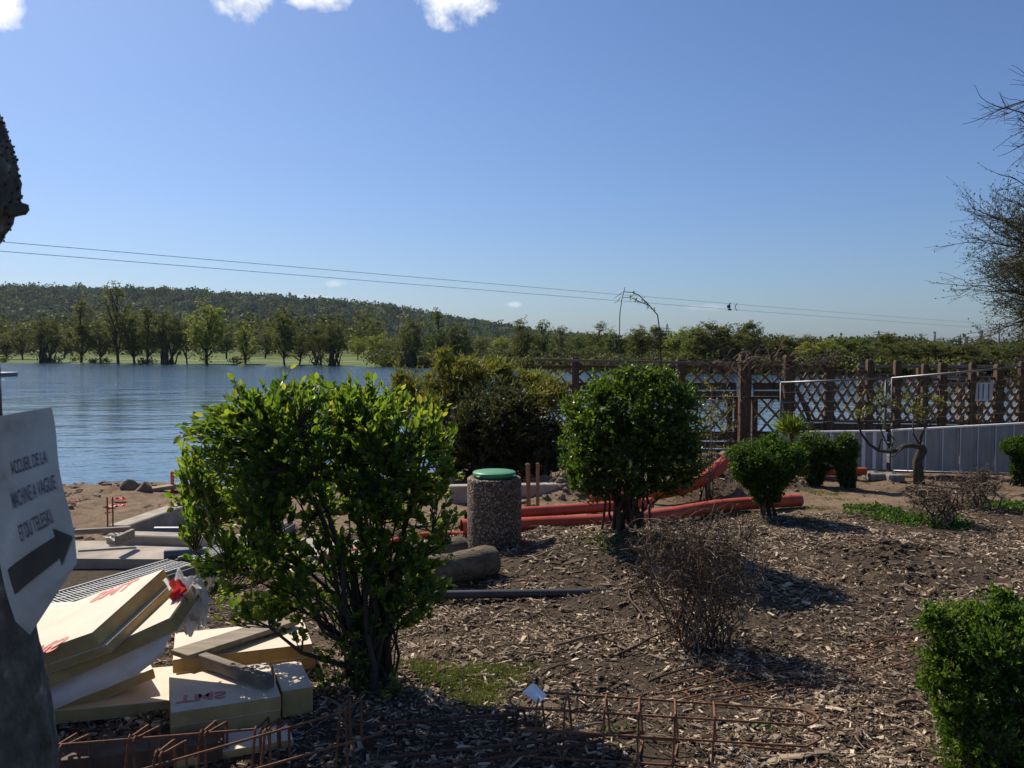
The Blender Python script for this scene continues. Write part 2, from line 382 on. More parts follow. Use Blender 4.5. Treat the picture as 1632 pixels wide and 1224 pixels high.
def add_leaves(mb, P, D, Nn, L, Wd, shape=LEAF5, rnd=None):
    """P positions, D directions, Nn normals, L lengths, Wd widths"""
    n = len(P)
    if n == 0: return
    D = nrm(D); S = nrm(np.cross(D, Nn)); Nn = np.cross(S, D)
    T, Fc = shape; k = len(T)
    L = np.broadcast_to(np.asarray(L, float), (n,)); Wd = np.broadcast_to(np.asarray(Wd, float), (n,))
    V = P[:, None, :] + T[None, :, 0:1] * (Wd[:, None, None] * S[:, None, :]) + T[None, :, 1:2] * (L[:, None, None] * D[:, None, :]) + T[None, :, 2:3] * (L[:, None, None] * Nn[:, None, :])
    F = (np.arange(n)[:, None, None] * k + Fc[None]).reshape(-1, Fc.shape[1])
    if rnd is None: rnd = rng.random(n)
    mb.add(V.reshape(-1, 3), [F], np.repeat(rnd, k))
def randdir(n):
    return nrm(rng.normal(size=(n, 3)))
def crown_targets(ells, n, shell=.55, rough=.16, zlow=None):
    vol = np.array([e[1][0] * e[1][1] * e[1][2] for e in ells]) ** (2 / 3.); idx = rng.choice(len(ells), n, p=vol / vol.sum())
    d = randdir(n); C = np.array([e[0] for e in ells])[idx]; Rr = np.array([e[1] for e in ells])[idx]
    k = 1 + rough * (np.sin(d[:, 0] * 5.1 + idx * 2.1) * np.sin(d[:, 1] * 4.3 + 1.3 * idx) + .8 * np.sin(d[:, 2] * 6.7 + 2.2 * d[:, 0] * 3 + idx))
    r = (shell + (1 - shell) * rng.random(n) ** .7) * k
    return C + d * Rr * r[:, None], d
def bez(a, b, c, n):
    t = np.linspace(0, 1, n)[:, None]; return (1 - t) ** 2 * a + 2 * t * (1 - t) * b + t * t * c
def make_stems(base, ells, n, spread, r0, wood, lean=.35, segs=7, wig=.05):
    tips, _ = crown_targets(ells, n, .35, .1); base = np.array(base); out_ = []
    for t in tips:
        b = base + np.append(rng.normal(0, spread, 2), 0)
        mid = b + (t - b) * np.array([.25, .25, .55]) + rng.normal(0, wig, 3)
        P = bez(b, mid, t, segs); P[1:-1] += rng.normal(0, wig * .3, (segs - 2, 3))
        wood.tube(P, np.linspace(r0 * rng.uniform(.6, 1.1), r0 * .22, segs), 6, cap=False); out_.append(P)
    return np.concatenate(out_)
def twigs_to(targets, stemp, wood, r=.003, droop=.1, n=5, sides=3, maxlen=None):
    res = []
    for t in targets:
        dd = np.linalg.norm(stemp - t, axis=1) + np.maximum(0, stemp[:, 2] - t[2]) * .9 + .10 * rng.random(len(stemp))
        s_ = stemp[np.argmin(dd)]
        mid = (s_ + t) / 2 + np.array([0, 0, -droop * np.linalg.norm(t - s_)]) + rng.normal(0, .03, 3) * np.linalg.norm(t - s_) * 2
        P = bez(s_, mid, t, n); res.append(P)
        if wood is not None: wood.tube(P, np.linspace(r, r * .45, n), sides, cap=False)
    return res
def leaves_on(tw, per, t0=.3, spread=.9, up=.35, jitter=.01):
    P = []; D = []; T = []
    for c in tw:
        k = len(c) - 1
        ts = t0 + (1 - t0) * (np.arange(per) + rng.random(per)) / per; ts[-1] = 1.0
        f = np.minimum(ts * k, k - 1e-6); i = f.astype(int); q = (f - i)[:, None]
        p_ = c[i] * (1 - q) + c[i + 1] * q; tg = nrm(c[i + 1] - c[i])
        P.append(p_); D.append(nrm(tg * .8 + randdir(per) * spread + np.array([0, 0, up]))); T.append(ts)
    P = np.concatenate(P) + rng.normal(0, jitter, (len(P) * per, 3)) if jitter else np.concatenate(P)
    return P, np.concatenate(D), np.concatenate(T)
def leafnormals(D, up=.8):
    n = len(D); N0 = randdir(n) * .8 + np.array([0, 0, up]); return N0

# leaf and wood materials
attr_mat('privet_leaf', [(0, (.040, .078, .012)), (.45, (.088, .145, .018)), (.8, (.17, .215, .026)), (1, (.26, .23, .05))], .42, .5, 2.1, .5)
attr_mat('green_leaf', [(0, (.030, .062, .010)), (.6, (.068, .112, .014)), (1, (.14, .175, .026))], .34, .44, 1.9, .55)
attr_mat('clipped_leaf', [(0, (.022, .055, .008)), (.6, (.048, .096, .012)), (1, (.10, .15, .02))], .5, .42, 1.9, .35)
attr_mat('box_leaf', [(0, (.034, .080, .012)), (.6, (.082, .15, .018)), (1, (.17, .23, .035))], .45, .38, 1.8, .4)
attr_mat('dark_leaf', [(0, (.028, .036, .014)), (.55, (.060, .066, .026)), (1, (.12, .12, .042))], .5, .38, 1.7, .4)
attr_mat('yellow_leaf', [(0, (.09, .105, .022)), (.6, (.19, .19, .04)), (1, (.30, .25, .08))], .5, .4, 1.6, .35)
attr_mat('sparse_leaf', [(0, (.08, .10, .025)), (1, (.16, .16, .05))], .5, .4, 1.6)
attr_mat('bud_leaf', [(0, (.05, .055, .02)), (1, (.12, .12, .05))], .55, .35, 1.4)
attr_mat('cover_leaf', [(0, (.03, .075, .015)), (1, (.09, .15, .03))], .5, .35, 1.6)
attr_mat('grass_blade', [(0, (.06, .10, .02)), (.6, (.12, .16, .035)), (1, (.24, .22, .08))], .6, .35, 1.4)
for nm, dk in (('far_leaf_olive', (.088, .098, .028)), ('far_leaf_green', (.088, .118, .032)), ('far_leaf_bright', (.17, .20, .04)), ('far_leaf_brown', (.095, .098, .036))):
    attr_mat(nm, [(0, tuple(q * .55 for q in dk)), (.6, dk), (1, tuple(q * 1.55 for q in dk))], .65, .42, 1.7, .2)
attr_mat('wood_leaf', [(0, (.036, .044, .016)), (.6, (.078, .092, .028)), (1, (.14, .15, .045))], .65, .40, 1.6, .2)
attr_mat('hill_leaf', [(0, (.022, .040, .026)), (.5, (.055, .082, .042)), (.85, (.11, .14, .06)), (1, (.24, .24, .15))], .8, .25, 1.4, .1)
simple('bark', [(.3, (.035, .026, .019)), (.7, (.10, .078, .058))], 30, .9, .6, .006)
simple('far_bark', [(.3, (.03, .025, .02)), (.7, (.07, .058, .045))], 2, .9, 0)
attr_mat('dry_twig', [(0, (.06, .042, .030)), (.6, (.14, .10, .072)), (1, (.30, .23, .165))], .85, 0, 1, .2)
attr_mat('shrub_wood', [(0, (.03, .024, .018)), (1, (.09, .07, .05))], .85, 0, 1, .2)
simple('old_bark', [(.30, (.05, .042, .032)), (.48, (.115, .10, .08)), (.60, (.17, .155, .125)), (.66, (.34, .32, .28)), (.75, (.22, .20, .17))], 34, .92, 1.0, .014, detail=11, bscale=60, stretch=(1, 1, .6))

# ------------------------------------------------------------------ hill and woods behind the lake
hv = np.array([[-900, 470], [-400, 462], [0, 464], [100, 466], [250, 468], [380, 474], [480, 482], [560, 488], [640, 497], [720, 512], [790, 524], [860, 536], [960, 548], [1080, 556], [1300, 560]])
def ridge(x): # x at distance 1000
    u = CU + x * 1.36
    return (HOR - np.interp(u, hv[:, 0], hv[:, 1])) / F_PX * 1000 + CAMH - 7
def hillz(x, y):
    xr = x * 1000 / np.maximum(y, 1) ; t = sstep(640, 1000, y) * sstep(1700, 1120, y)
    return -.5 + np.maximum(ridge(xr), 0) * t * (1 + .02 * fbm(x * .02, y * .02)) + t * 1.2 * fbm(x * .01, y * .01)
hx = np.arange(-1700, 420, 20.); hy = np.arange(600, 1740, 20.)
A, B = np.meshgrid(hx, hy)
simple('hill_soil', [(.3, (.025, .035, .018)), (.7, (.045, .055, .028))], .05, .95, 0)
MB().grid(np.stack([A, B, hillz(A, B)], -1)).build('hill', 'hill_soil', kind='structure', smooth=True)
hw = MB()
npk = 6500
y_ = 650 + 420 * rng.random(npk) ** .8; xr_ = rng.uniform(-1150, 330, npk); x_ = xr_ * y_ / 1000
keep = ridge(xr_) > .5; x_ = x_[keep]; y_ = y_[keep]
z_ = hillz(x_, y_)
for i in range(len(x_)):
    sz = rng.uniform(3.8, 8.4); n = 52
    d = randdir(n); d[:, 2] = np.abs(d[:, 2]) * .95 - .1
    P = np.array([x_[i], y_[i], z_[i] + sz * .9]) + d * np.array([sz, sz, sz * rng.uniform(.9, 1.5)]) * (.72 + .34 * rng.random((n, 1)))
    tone = np.clip(rng.normal(.42, .30), 0, .97)
    add_leaves(hw, P - d * .8, nrm(randdir(n) + np.array([0, 0, .2])), d + randdir(n) * .45, rng.uniform(1.9, 3.4, n), rng.uniform(1.8, 3.0, n), LEAF4, np.clip(tone + rng.normal(0, .07, n), 0, 1))
tag(hw.build('hill_forest', 'hill_leaf'), 'dense dark green forest covering the long hill beyond the lake', 'forest', kind='stuff')

# far tree templates: unit height, unit width
def tree_template(seed, kind):
    global rng
    old = rng; rng = np.random.default_rng(seed)
    wood = MB(); lv = MB()
    H = 12.0
    if kind == 'dense': ells = [((0, 0, .58 * H), (2.5, 2.5, 4.6)), ((.5, .2, .42 * H), (2.6, 2.6, 2.6)), ((-.4, 0, .75 * H), (1.7, 1.7, 2.6))]; per = 12; nt_ = 230; n_st = 9
    elif kind == 'slender': ells = [((0, 0, .55 * H), (1.8, 1.8, 4.8)), ((.6, 0, .4 * H), (2.2, 2.2, 2.2)), ((-.3, .4, .84 * H), (1.2, 1.2, 1.8))]; per = 9; nt_ = 170; n_st = 8
    elif kind == 'airy': ells = [((0, 0, .62 * H), (2.6, 2.6, 4.0)), ((1.2, 0, .5 * H), (2.2, 2.2, 2.6)), ((-1.2, 0, .45 * H), (2.2, 2.2, 2.6)), ((.2, 0, .88 * H), (1.5, 1.5, 1.5))]; per = 6; nt_ = 190; n_st = 10
    elif kind == 'dome': ells = [((0, 0, .60 * H), (3.4, 3.4, 4.6)), ((2.2, .5, .42 * H), (2.6, 2.6, 3.6)), ((-2.3, -.5, .45 * H), (2.6, 2.6, 3.9)), ((.8, 0, .80 * H), (2.0, 2.0, 2.2)), ((-1.2, 0, .74 * H), (1.9, 1.9, 2.2)), ((0, 0, .25 * H), (3.6, 3.6, 2.6))]; per = 15; nt_ = 420; n_st = 10
    elif kind == 'willow': ells = [((-1.6, 0, .58 * H), (2.4, 2.2, 4.2)), ((1.7, .3, .60 * H), (2.5, 2.2, 4.2)), ((0, 0, .72 * H), (2.2, 2.2, 3.2)), ((-2.9, 0, .42 * H), (1.6, 1.6, 2.2)), ((3.0, 0, .42 * H), (1.6, 1.6, 2.2))]; per = 10; nt_ = 290; n_st = 14
    else: ells = [((0, 0, .60 * H), (3.2, 3.2, 4.2)), ((1.3, 0, .5 * H), (2.4, 2.4, 3)), ((-1.4, .5, .52 * H), (2.4, 2.4, 3.2))]; per = 11; nt_ = 240; n_st = 8
    multi = kind == 'willow'
    if not multi:
        zt = np.linspace(0, .82 * H, 9); P = np.stack([.12 * np.sin(zt * .6 + seed), .12 * np.cos(zt * .8 + seed), zt], -1)
        wood.tube(P, np.linspace(.20, .04, 9), 7, cap=False); stemp = [P]
        tips, _ = crown_targets(ells, n_st * 2, .5, .2)
        for t in tips:
            k = int(np.clip((t[2] / H - .22) * 9, 1, 6)); b = P[k]
            q = bez(b, (b + t) / 2 + np.array([0, 0, -.3]) , t, 6); wood.tube(q, np.linspace(.11, .03, 6), 5, cap=False); stemp.append(q)
        stemp = np.concatenate(stemp)
    else: stemp = make_stems((0, 0, 0), ells, n_st, .7, .22, wood, wig=.3)
    tg, _ = crown_targets(ells, nt_, .45, .3)
    tw = twigs_to(tg, stemp, wood, .028, .02, 4)
    P, D, T = leaves_on(tw, per * 2, .25, 1.1, .1, .20)
    add_leaves(lv, P, D, randdir(len(P)) + np.array([0, 0, .4]), rng.uniform(.17, .34, len(P)), rng.uniform(.14, .26, len(P)), LEAF4)
    rng = old
    zs = max(v[:, 2].max() for v in lv.V); xs = np.percentile(np.abs(np.concatenate(lv.V)[:, 0]), 97)
    for mb in (wood, lv):
        mb.V = [np.stack([v[:, 0] / (2 * xs), v[:, 1] / (2 * xs), v[:, 2] / zs], -1) for v in mb.V]
    return wood.mesh('tree_wood'), lv.mesh('tree_leaves')
TPL = {k: [tree_template(s, k) for s in ss] for k, ss in (('dense', (1, 2)), ('slender', (3, 4)), ('airy', (5, 6)), ('willow', (7, 8)), ('round', (9, 10)), ('dome', (11, 12, 13)))}
LEAFM = {'olive': 'far_leaf_olive', 'green': 'far_leaf_green', 'bright': 'far_leaf_bright', 'brown': 'far_leaf_brown'}
MESHV = {}
def far_tree(u, d, top, wpx, kind, tone, label, group='trees on the far shore of the lake', name='shore_tree', var=None, back=0):
    if group.startswith('tree belt') and u < 1260: top -= 5
    x = (u - CU) / F_PX * d
    if d < 0:  # measured from the shore line
        yy = 120.0
        for _ in range(30): yy = float(shore((u - CU) / F_PX * yy)) - d
        d = yy; x = (u - CU) / F_PX * d
    z = float(hgt(x, d)); z = max(z, WATER_Z - .1)
    H = (CAMH - z) + (HOR - top) / F_PX * d; w = wpx / F_PX * d
    tp = TPL[kind][(var if var is not None else random.randrange(len(TPL[kind])))]
    r = thing(name, label, 'tree', (x, d, z), group)
    r.rotation_euler.z = random.uniform(0, 6.28); r.scale = (w, w, H)
    for nm, me, mt in (('trunk', tp[0], 'far_bark'), ('crown', tp[1], LEAFM[tone])):
        key = (me.name, mt)
        if key not in MESHV:
            c = me.copy(); c.materials.clear(); c.materials.append(MATS[mt]); MESHV[key] = c
        o = bpy.data.objects.new(nm, MESHV[key]); COL.objects.link(o); o.parent = r
    return r
for a in (
    (12, 190, 522, 60, 'round', 'brown', 'leftmost bushy brownish tree on the far bank'),
    (36, 185, 512, 44, 'round', 'olive', 'small olive tree on the lawn near the left edge'),
    (74, -2, 498, 62, 'willow', 'olive', 'olive tree with dark low branches second along the far waterline'),
    (104, 200, 520, 50, 'round', 'brown', 'brownish rounded tree behind the leftmost waterline trees'),
    (131, -2, 467, 42, 'slender', 'brown', 'slender bare looking tree left of the tallest one'),
    (160, -3, 508, 44, 'round', 'olive', 'low olive tree directly left of the tallest tree'),
    (187, -1.5, 447, 66, 'airy', 'brown', 'tallest tree on the far shore with airy top above the hill'),
    (213, -4, 492, 44, 'dense', 'olive', 'dense olive tree touching the right side of the tallest tree'),
    (236, -1.5, 479, 40, 'slender', 'olive', 'slim straight tree at the water right of the tallest one'),
    (268, -1.5, 486, 66, 'willow', 'olive', 'many stemmed tree midway between the tallest and the bright round one'),
    (298, -2, 510, 38, 'airy', 'brown', 'thin brownish tree left of the bright full crowned tree'),
    (331, -1.2, 472, 54, 'dense', 'bright', 'full crowned bright green tree standing alone at the waterline'),
    (362, 190, 510, 44, 'round', 'olive', 'round tree behind and right of the bright full crowned tree'),
    (392, -3, 516, 34, 'slender', 'bright', 'small yellow green tree between the two tall dense trees'),
    (424, 200, 520, 46, 'round', 'olive', 'olive tree behind the small yellow green one'),
    (453, -1.3, 480, 38, 'dense', 'olive', 'tall narrow dense tree above the top of the left shrub'),
    (478, -4, 522, 30, 'slender', 'brown', 'low thin tree at the foot of the tall narrow dense one'),
    (506, -1.3, 510, 44, 'willow', 'olive', 'left half of the pair of willows at the water'),
    (532, -1.5, 505, 50, 'willow', 'olive', 'right and taller half of the pair of willows at the water'),
    (570, 170, 531, 26, 'round', 'bright', 'small round tree alone on the lawn right of the willows'),
    (603, 190, 529, 40, 'dense', 'bright', 'light green tree on the lawn left of the leaning stems'),
    (630, 185, 532, 34, 'round', 'olive', 'low rounded tree beside the leaning stems'),
    (655, -1.3, 500, 62, 'willow', 'olive', 'broad tree with leaning stems above the yellow green bamboo'),
    (699, -1.5, 489, 46, 'airy', 'green', 'tall airy tree with a small separate top right of the leaning stems'),
    (730, -4, 508, 54, 'willow', 'olive', 'spreading dark tree where the hill runs out'),
    (770, 185, 532, 36, 'round', 'brown', 'brownish round tree on the lawn past the end of the hill'),
    (800, 175, 533, 36, 'dense', 'bright', 'pale green low tree left of the wide poplar clump'),
    (832, -6, 502, 60, 'willow', 'olive', 'wide airy poplar clump right of the end of the hill'),
    (864, -10, 508, 46, 'airy', 'green', 'loose topped tree on the right flank of the poplar clump'),
    (893, 190, 518, 40, 'airy', 'olive', 'grey green tree between the poplar clump and the two tufted crowns'),
    (925, 180, 526, 44, 'round', 'green', 'low dense tree left of the two tufted crowns'),
    (955, 170, 511, 44, 'airy', 'olive', 'tree with two tufted crowns left of the arching bramble')):
    far_tree(*a)
for a in (
    (985, -15.0, 528, 67, 'dome', 'green', 'rounded tree seen through the arching bramble stems'),
    (1020, -9.0, 519, 59, 'dome', 'olive', 'pointed olive tree under the bend of the arching bramble'),
    (1049, -27.0, 522, 54, 'dome', 'olive', 'pale loose tree just left of the lattice mast'),
    (1082, -12.0, 522, 54, 'dome', 'bright', 'yellowish round tree just right of the lattice mast'),
    (1108, -6.0, 520, 67, 'dome', 'green', 'dense green tree left of the broadest crown'),
    (1140, -4.2, 514, 94, 'dome', 'olive', 'broadest rounded crown above the trellis with the lamp'),
    (1190, -7.8, 514, 62, 'dome', 'olive', 'tall two headed tree directly above the left black lamp'),
    (1222, -12.0, 536, 67, 'dome', 'green', 'low dark tree right of the left black lamp'),
    (1250, -9.0, 534, 59, 'dome', 'olive', 'olive tree above the thick trellis post'),
    (1280, -18.0, 530, 59, 'dome', 'brown', 'brownish tree right of the thick trellis post'),
    (1308, -4.2, 536, 81, 'dome', 'bright', 'bright sloping crown above the dry creeper'),
    (1345, -9.0, 534, 78, 'dome', 'green', 'round green tree left of the pole with cross arms'),
    (1372, -15.0, 537, 59, 'dome', 'green', 'dark conical tree close left of the pole with cross arms'),
    (1412, -12.0, 529, 62, 'dome', 'olive', 'thin crowned tree just right of the pole with cross arms'),
    (1438, -6.6, 540, 81, 'dome', 'olive', 'wide low tree midway between the pole and the chimney'),
    (1462, -21.0, 530, 45, 'airy', 'brown', 'pale wispy tree left of the thin chimney'),
    (1490, -6.0, 540, 62, 'dome', 'olive', 'tree in front of the thin chimney'),
    (1510, -9.0, 552, 29, 'dome', 'green', 'small dark tree below the square tower'),
    (1537, -4.2, 543, 89, 'dome', 'brown', 'wide brownish tree in front of the long flat building'),
    (1575, -6.6, 546, 81, 'dome', 'olive', 'olive tree below the thick far chimney'),
    (1612, -9.0, 544, 81, 'dome', 'green', 'rightmost tree on the far shore behind the twiggy branches'),
    (1660, -6.6, 542, 94, 'dome', 'olive', 'dense tree just outside the right edge beyond the lake')):
    far_tree(*a, group='tree belt behind the trellis', name='belt_tree')
# the low wood behind them, one mass
wd = MB()
for i in range(700):
    u = rng.uniform(-160, 1800); d = rng.uniform(230, 420) if i < 360 or u < 600 else float(shore((u - CU) / F_PX * 95)) + rng.uniform(4, 40); x = (u - CU) / F_PX * d
    H = min(rng.uniform(6, 11), (CAMH + .4 + rng.uniform(-16 if d < 200 else -6, 1 if d < 200 else 16) / F_PX * d)) if u > 600 else rng.uniform(8, 14); z0 = float(hgt(x, d)); w = rng.uniform(2.8, 5.4) * (1 if d > 200 else .6); n = 170 if d > 200 else 700; lk = min(1, d / 260) * (1 if d > 200 else .62)
    dd = randdir(n); P = np.array([x, d, z0 + H * .52]) + dd * np.array([w, w, H * .5]) * (.6 + .42 * rng.random((n, 1)))
    add_leaves(wd, P, randdir(n), dd + randdir(n) * .6, rng.uniform(.8, 1.5, n) * lk, rng.uniform(.7, 1.2, n) * lk, LEAF4, np.clip(rng.normal(.22, .2) + rng.normal(0, .1, n), 0, 1))
tag(wd.build('far_wood', 'wood_leaf'), 'low wood of mixed trees behind the far shore trees', 'wood', kind='stuff')
# shrubs along the far waterline
sh = MB()
for i in range(260):
    u = rng.uniform(-60, 900) if i < 26 else rng.uniform(640, 1720); yy = 120.
    for _ in range(20): yy = float(shore((u - CU) / F_PX * yy)) + 1.2
    x = (u - CU) / F_PX * yy; n = 90; r = rng.uniform(.5, 1.5)
    dd = randdir(n); P = np.array([x, yy + rng.uniform(0, 2), float(hgt(x, yy)) + r * .5]) + dd * np.array([r * 1.5, r, r * .7]) * rng.random((n, 1)) ** .4
    add_leaves(sh, P, randdir(n) + np.array([0, 0, .5]), dd + randdir(n) * .6, rng.uniform(.25, .5, n), rng.uniform(.15, .35, n), LEAF4)
tag(sh.build('waterside_scrub', 'wood_leaf'), 'low dark scrub along the far waterline', 'scrub', kind='stuff')

hm, hnt, hout = mat_base('haze_air')
hv_ = N_(hnt, 'ShaderNodeVolumePrincipled'); hv_.inputs['Color'].default_value = (.66, .80, 1, 1); hv_.inputs['Density'].default_value = .000055; hv_.inputs['Anisotropy'].default_value = .3
hnt.links.new(hv_.outputs[0], hout.inputs['Volume'])
hz_ = MB().box((0, 700, 42), (6400, 7200, 92)).build('haze', 'haze_air'); tag(hz_, 'thin pale haze over the whole landscape', 'haze', kind='stuff')

# ------------------------------------------------------------------ far structures
simple('far_steel', [(.3, (.10, .11, .12)), (.7, (.16, .17, .18))], 1, .6, 0, metal=.2)
simple('far_concrete', [(.3, (.16, .16, .17)), (.7, (.24, .24, .24))], .3, .9, 0)
simple('window_dark', [(.3, (.03, .035, .045)), (.7, (.05, .06, .07))], .3, .2, 0)
def pylon(u, d, top, arms, label, w, name):
    b = at(u, HOR + 6, d); b.z = 0; H = at(u, top, d).z
    t = thing(name, label, 'pylon', b); lg = MB()
    for sx in (-1, 1):
        for sy in (-1, 1): MB().tube([b + Vector((sx * w, sy * w, 0)), b + Vector((sx * w * .25, sy * w * .25, H * .98))], .22, 4).build('leg', 'far_steel', t)
    br = MB(); k = 9
    for i in range(k):
        z0 = H * i / k; z1 = H * (i + 1) / k; w0 = w * (1 - .75 * i / k); w1 = w * (1 - .75 * (i + 1) / k)
        for s_ in (-1, 1):
            br.tube([b + Vector((-w0 * s_, -w0, z0)), b + Vector((w1 * s_, -w1, z1))], .13, 3)
            br.tube([b + Vector((-w0 * s_, w0, z0)), b + Vector((w1 * s_, w1, z1))], .13, 3)
    br.build('bracing', 'far_steel', t)
    for (f, hw_) in arms:
        MB().tube([b + Vector((-hw_, 0, H * f)), b + Vector((0, 0, H * f + .9)), b + Vector((hw_, 0, H * f))], .28, 4).build('cross_arm', 'far_steel', t)
    MB().tube([b + Vector((0, 0, H * .95)), b + Vector((0, 0, H * 1.06))], .25, 4).build('peak', 'far_steel', t)
pylon(1063, 900, 517, [(.72, 6), (.84, 4)], 'pale lattice pylon rising behind the trees left of the two cable hangers', 2.6, 'lattice_pylon')
pylon(1400, 760, 528, [(.66, 6.5), (.80, 6.0), (.93, 5)], 'dark pylon with three cross arms above the trees at right', 1.6, 'power_pylon')
def chimney(u, d, top, r, label):
    b = at(u, HOR, d); b.z = 0; H = at(u, top, d).z; t = thing('chimney', label, 'chimney', b)
    MB().lathe(b, [(r * 1.35, 0), (r * 1.1, H * .5), (r, H)], 16).build('stack', 'far_concrete', t, smooth=True)
    MB().lathe(b + Vector((0, 0, H + .01)), [(r * 1.12, -1.6), (r * 1.12, .3), (r * .8, .3)], 16, cap=False).build('rim', 'far_steel', t)
chimney(1489, 1200, 529, 1.7, 'thin far chimney beside the square tower')
chimney(1562, 1150, 529, 2.9, 'thick far chimney near the twiggy branches at right')
def far_block(u0, u1, top, d, dep, rows, cols, label, name):
    a = at(u0, HOR, d); c = at(u1, HOR, d); H = at(u0, top, d).z; w = c.x - a.x
    b = Vector(((a.x + c.x) / 2, d, 0)); t = thing(name, label, 'building', b)
    MB().box(b + Vector((0, 0, H / 2)), (w, dep, H)).build('wall', 'far_concrete', t)
    MB().box(b + Vector((0, 0, H + .4)), (w + .8, dep + .8, .8)).build('roof', 'far_steel', t)
    for i in range(rows):
        for j in range(cols):
            MB().box(b + Vector((-w / 2 + w * (j + .5) / cols, -dep / 2 - .05, H * (.55 + .42 * (i + .5) / rows))), (w / cols * .55, .3, H * .42 / rows * .5)).build('window', 'window_dark', t)
far_block(1496, 1510, 546, 1100, 14, 3, 3, 'square grey tower block beyond the trees right of the thin chimney', 'tower_block')
far_block(1519, 1552, 549, 1120, 20, 1, 6, 'long flat grey building beyond the trees at right', 'industrial_building')

# cable ski lines
def cab(u, d): return None
simple('steel_cable', [(.3, (.12, .125, .13)), (.7, (.17, .175, .18))], 2, .5, 0, metal=.3)
def cable(p0, p1, label, t0=-.45, sag=.25):
    P = []
    for i in range(41):
        t = t0 + (1 - t0) * i / 40; q = p0.lerp(p1, t); q.z -= sag * 4 * max(t, 0) * (1 - max(t, 0)) * (t > 0); P.append(q)
    o = MB().tube(P, .020, 5).build('tow_cable', 'steel_cable', origin=tuple(p0)); return tag(o, label, 'cable', 'tow cables above the lake')
c0a, c0b = at(0, 385, 58), at(1592, 517, 245); c1a, c1b = at(0, 400, 58), at(1592, 524, 245)
cable(c0a, c0b, 'upper of the two thin cables crossing the sky above the lake')
cable(c1a, c1b, 'lower of the two thin cables crossing the sky above the lake')
mb_ = at(1592, 556, 245.5); mb_.z = float(hgt(mb_.x, mb_.y)); t = thing('cable_mast', 'slim cable mast half hidden by the twiggy tree at right', 'mast', mb_)
MB().tube([mb_, (mb_.x, mb_.y, c0b.z + .5)], [.28, .16], 8).build('pole', 'far_steel', t)
MB().tube([(mb_.x - .9, mb_.y, c0b.z), (mb_.x + .9, mb_.y, c0b.z)], .1, 6).build('cross_arm', 'far_steel', t)
MB().tube([(mb_.x - .9, mb_.y, c1b.z), (mb_.x + .9, mb_.y, c1b.z)], .1, 6).build('cross_arm', 'far_steel', t)
simple('black_plastic', [(.3, (.012, .012, .013)), (.7, (.022, .022, .024))], 20, .45, .1)
for (u, lab, fat) in ((1162, 'left and thicker of the two hangers between the cables', 1), (1172.5, 'right and thinner of the two hangers between the cables', 0)):
    s_ = (u - 0) / 1592.0; tt = .0
    # find the cable parameter that shows at this column
    lo, hi = 0., 1.
    for _ in range(40):
        md = (lo + hi) / 2; q = c0a.lerp(c0b, md); uu = CU + q.x / q.y * F_PX
        if uu < u: lo = md
        else: hi = md
    sg = .25 * 4 * lo * (1 - lo)
    qa = c0a.lerp(c0b, lo) - Vector((0, 0, sg)); qb = c1a.lerp(c1b, lo) - Vector((0, 0, sg))
    t = thing('cable_hanger', lab, 'cable hanger', qb, 'hangers on the tow cables')
    MB().tube([qa + Vector((.1, 0, .1)), qa * .75 + qb * .25 + Vector((-.12, 0, 0)), (qa + qb) / 2 + Vector((-.2, 0, 0)), qa * .25 + qb * .75 + Vector((-.12, 0, 0)), qb + Vector((.12, 0, -.1))], .09 if fat else .055, 6).build('strap', 'black_plastic', t)
    if fat:
        MB().bbox((qa + qb) / 2 + Vector((-.15, 0, 0)), (.5, .3, .45), b=.06).build('block', 'black_plastic', t)
        MB().bbox(qb + Vector((0, 0, -.05)), (.55, .25, .22), b=.05).build('clamp', 'black_plastic', t)
simple('dock_white', [(.3, (.42, .43, .44)), (.7, (.55, .56, .57))], 3, .6, 0)
simple('dock_side', [(.3, (.16, .17, .18)), (.7, (.24, .25, .26))], 3, .6, 0)
dk = at(0, 598, 78); dk.z = WATER_Z; t = thing('floating_dock', 'low white floating dock on the lake at the left edge', 'dock', dk)
MB().bbox(dk + Vector((-1.6, 0, .3)), (5.4, 2.4, .12), b=.03).build('deck', 'dock_white', t)
MB().bbox(dk + Vector((-1.6, 0, .08)), (5.2, 2.2, .34), b=.03).build('float', 'dock_side', t)
# meadow path on the far side
simple('path_sand', [(.3, (.30, .27, .22)), (.7, (.42, .38, .31))], .4, .95, 0)
pp = MB(); xs = np.linspace(-120, 60, 60); ys = shore(xs) + 26 + 4 * np.sin(xs * .05)
pg = np.stack([np.stack([xs, ys, hgt(xs, ys) + .06], -1), np.stack([xs, ys + 2.6, hgt(xs, ys + 2.6) + .06], -1)], 0)
pp.grid(pg).build('path', 'path_sand', kind='structure')

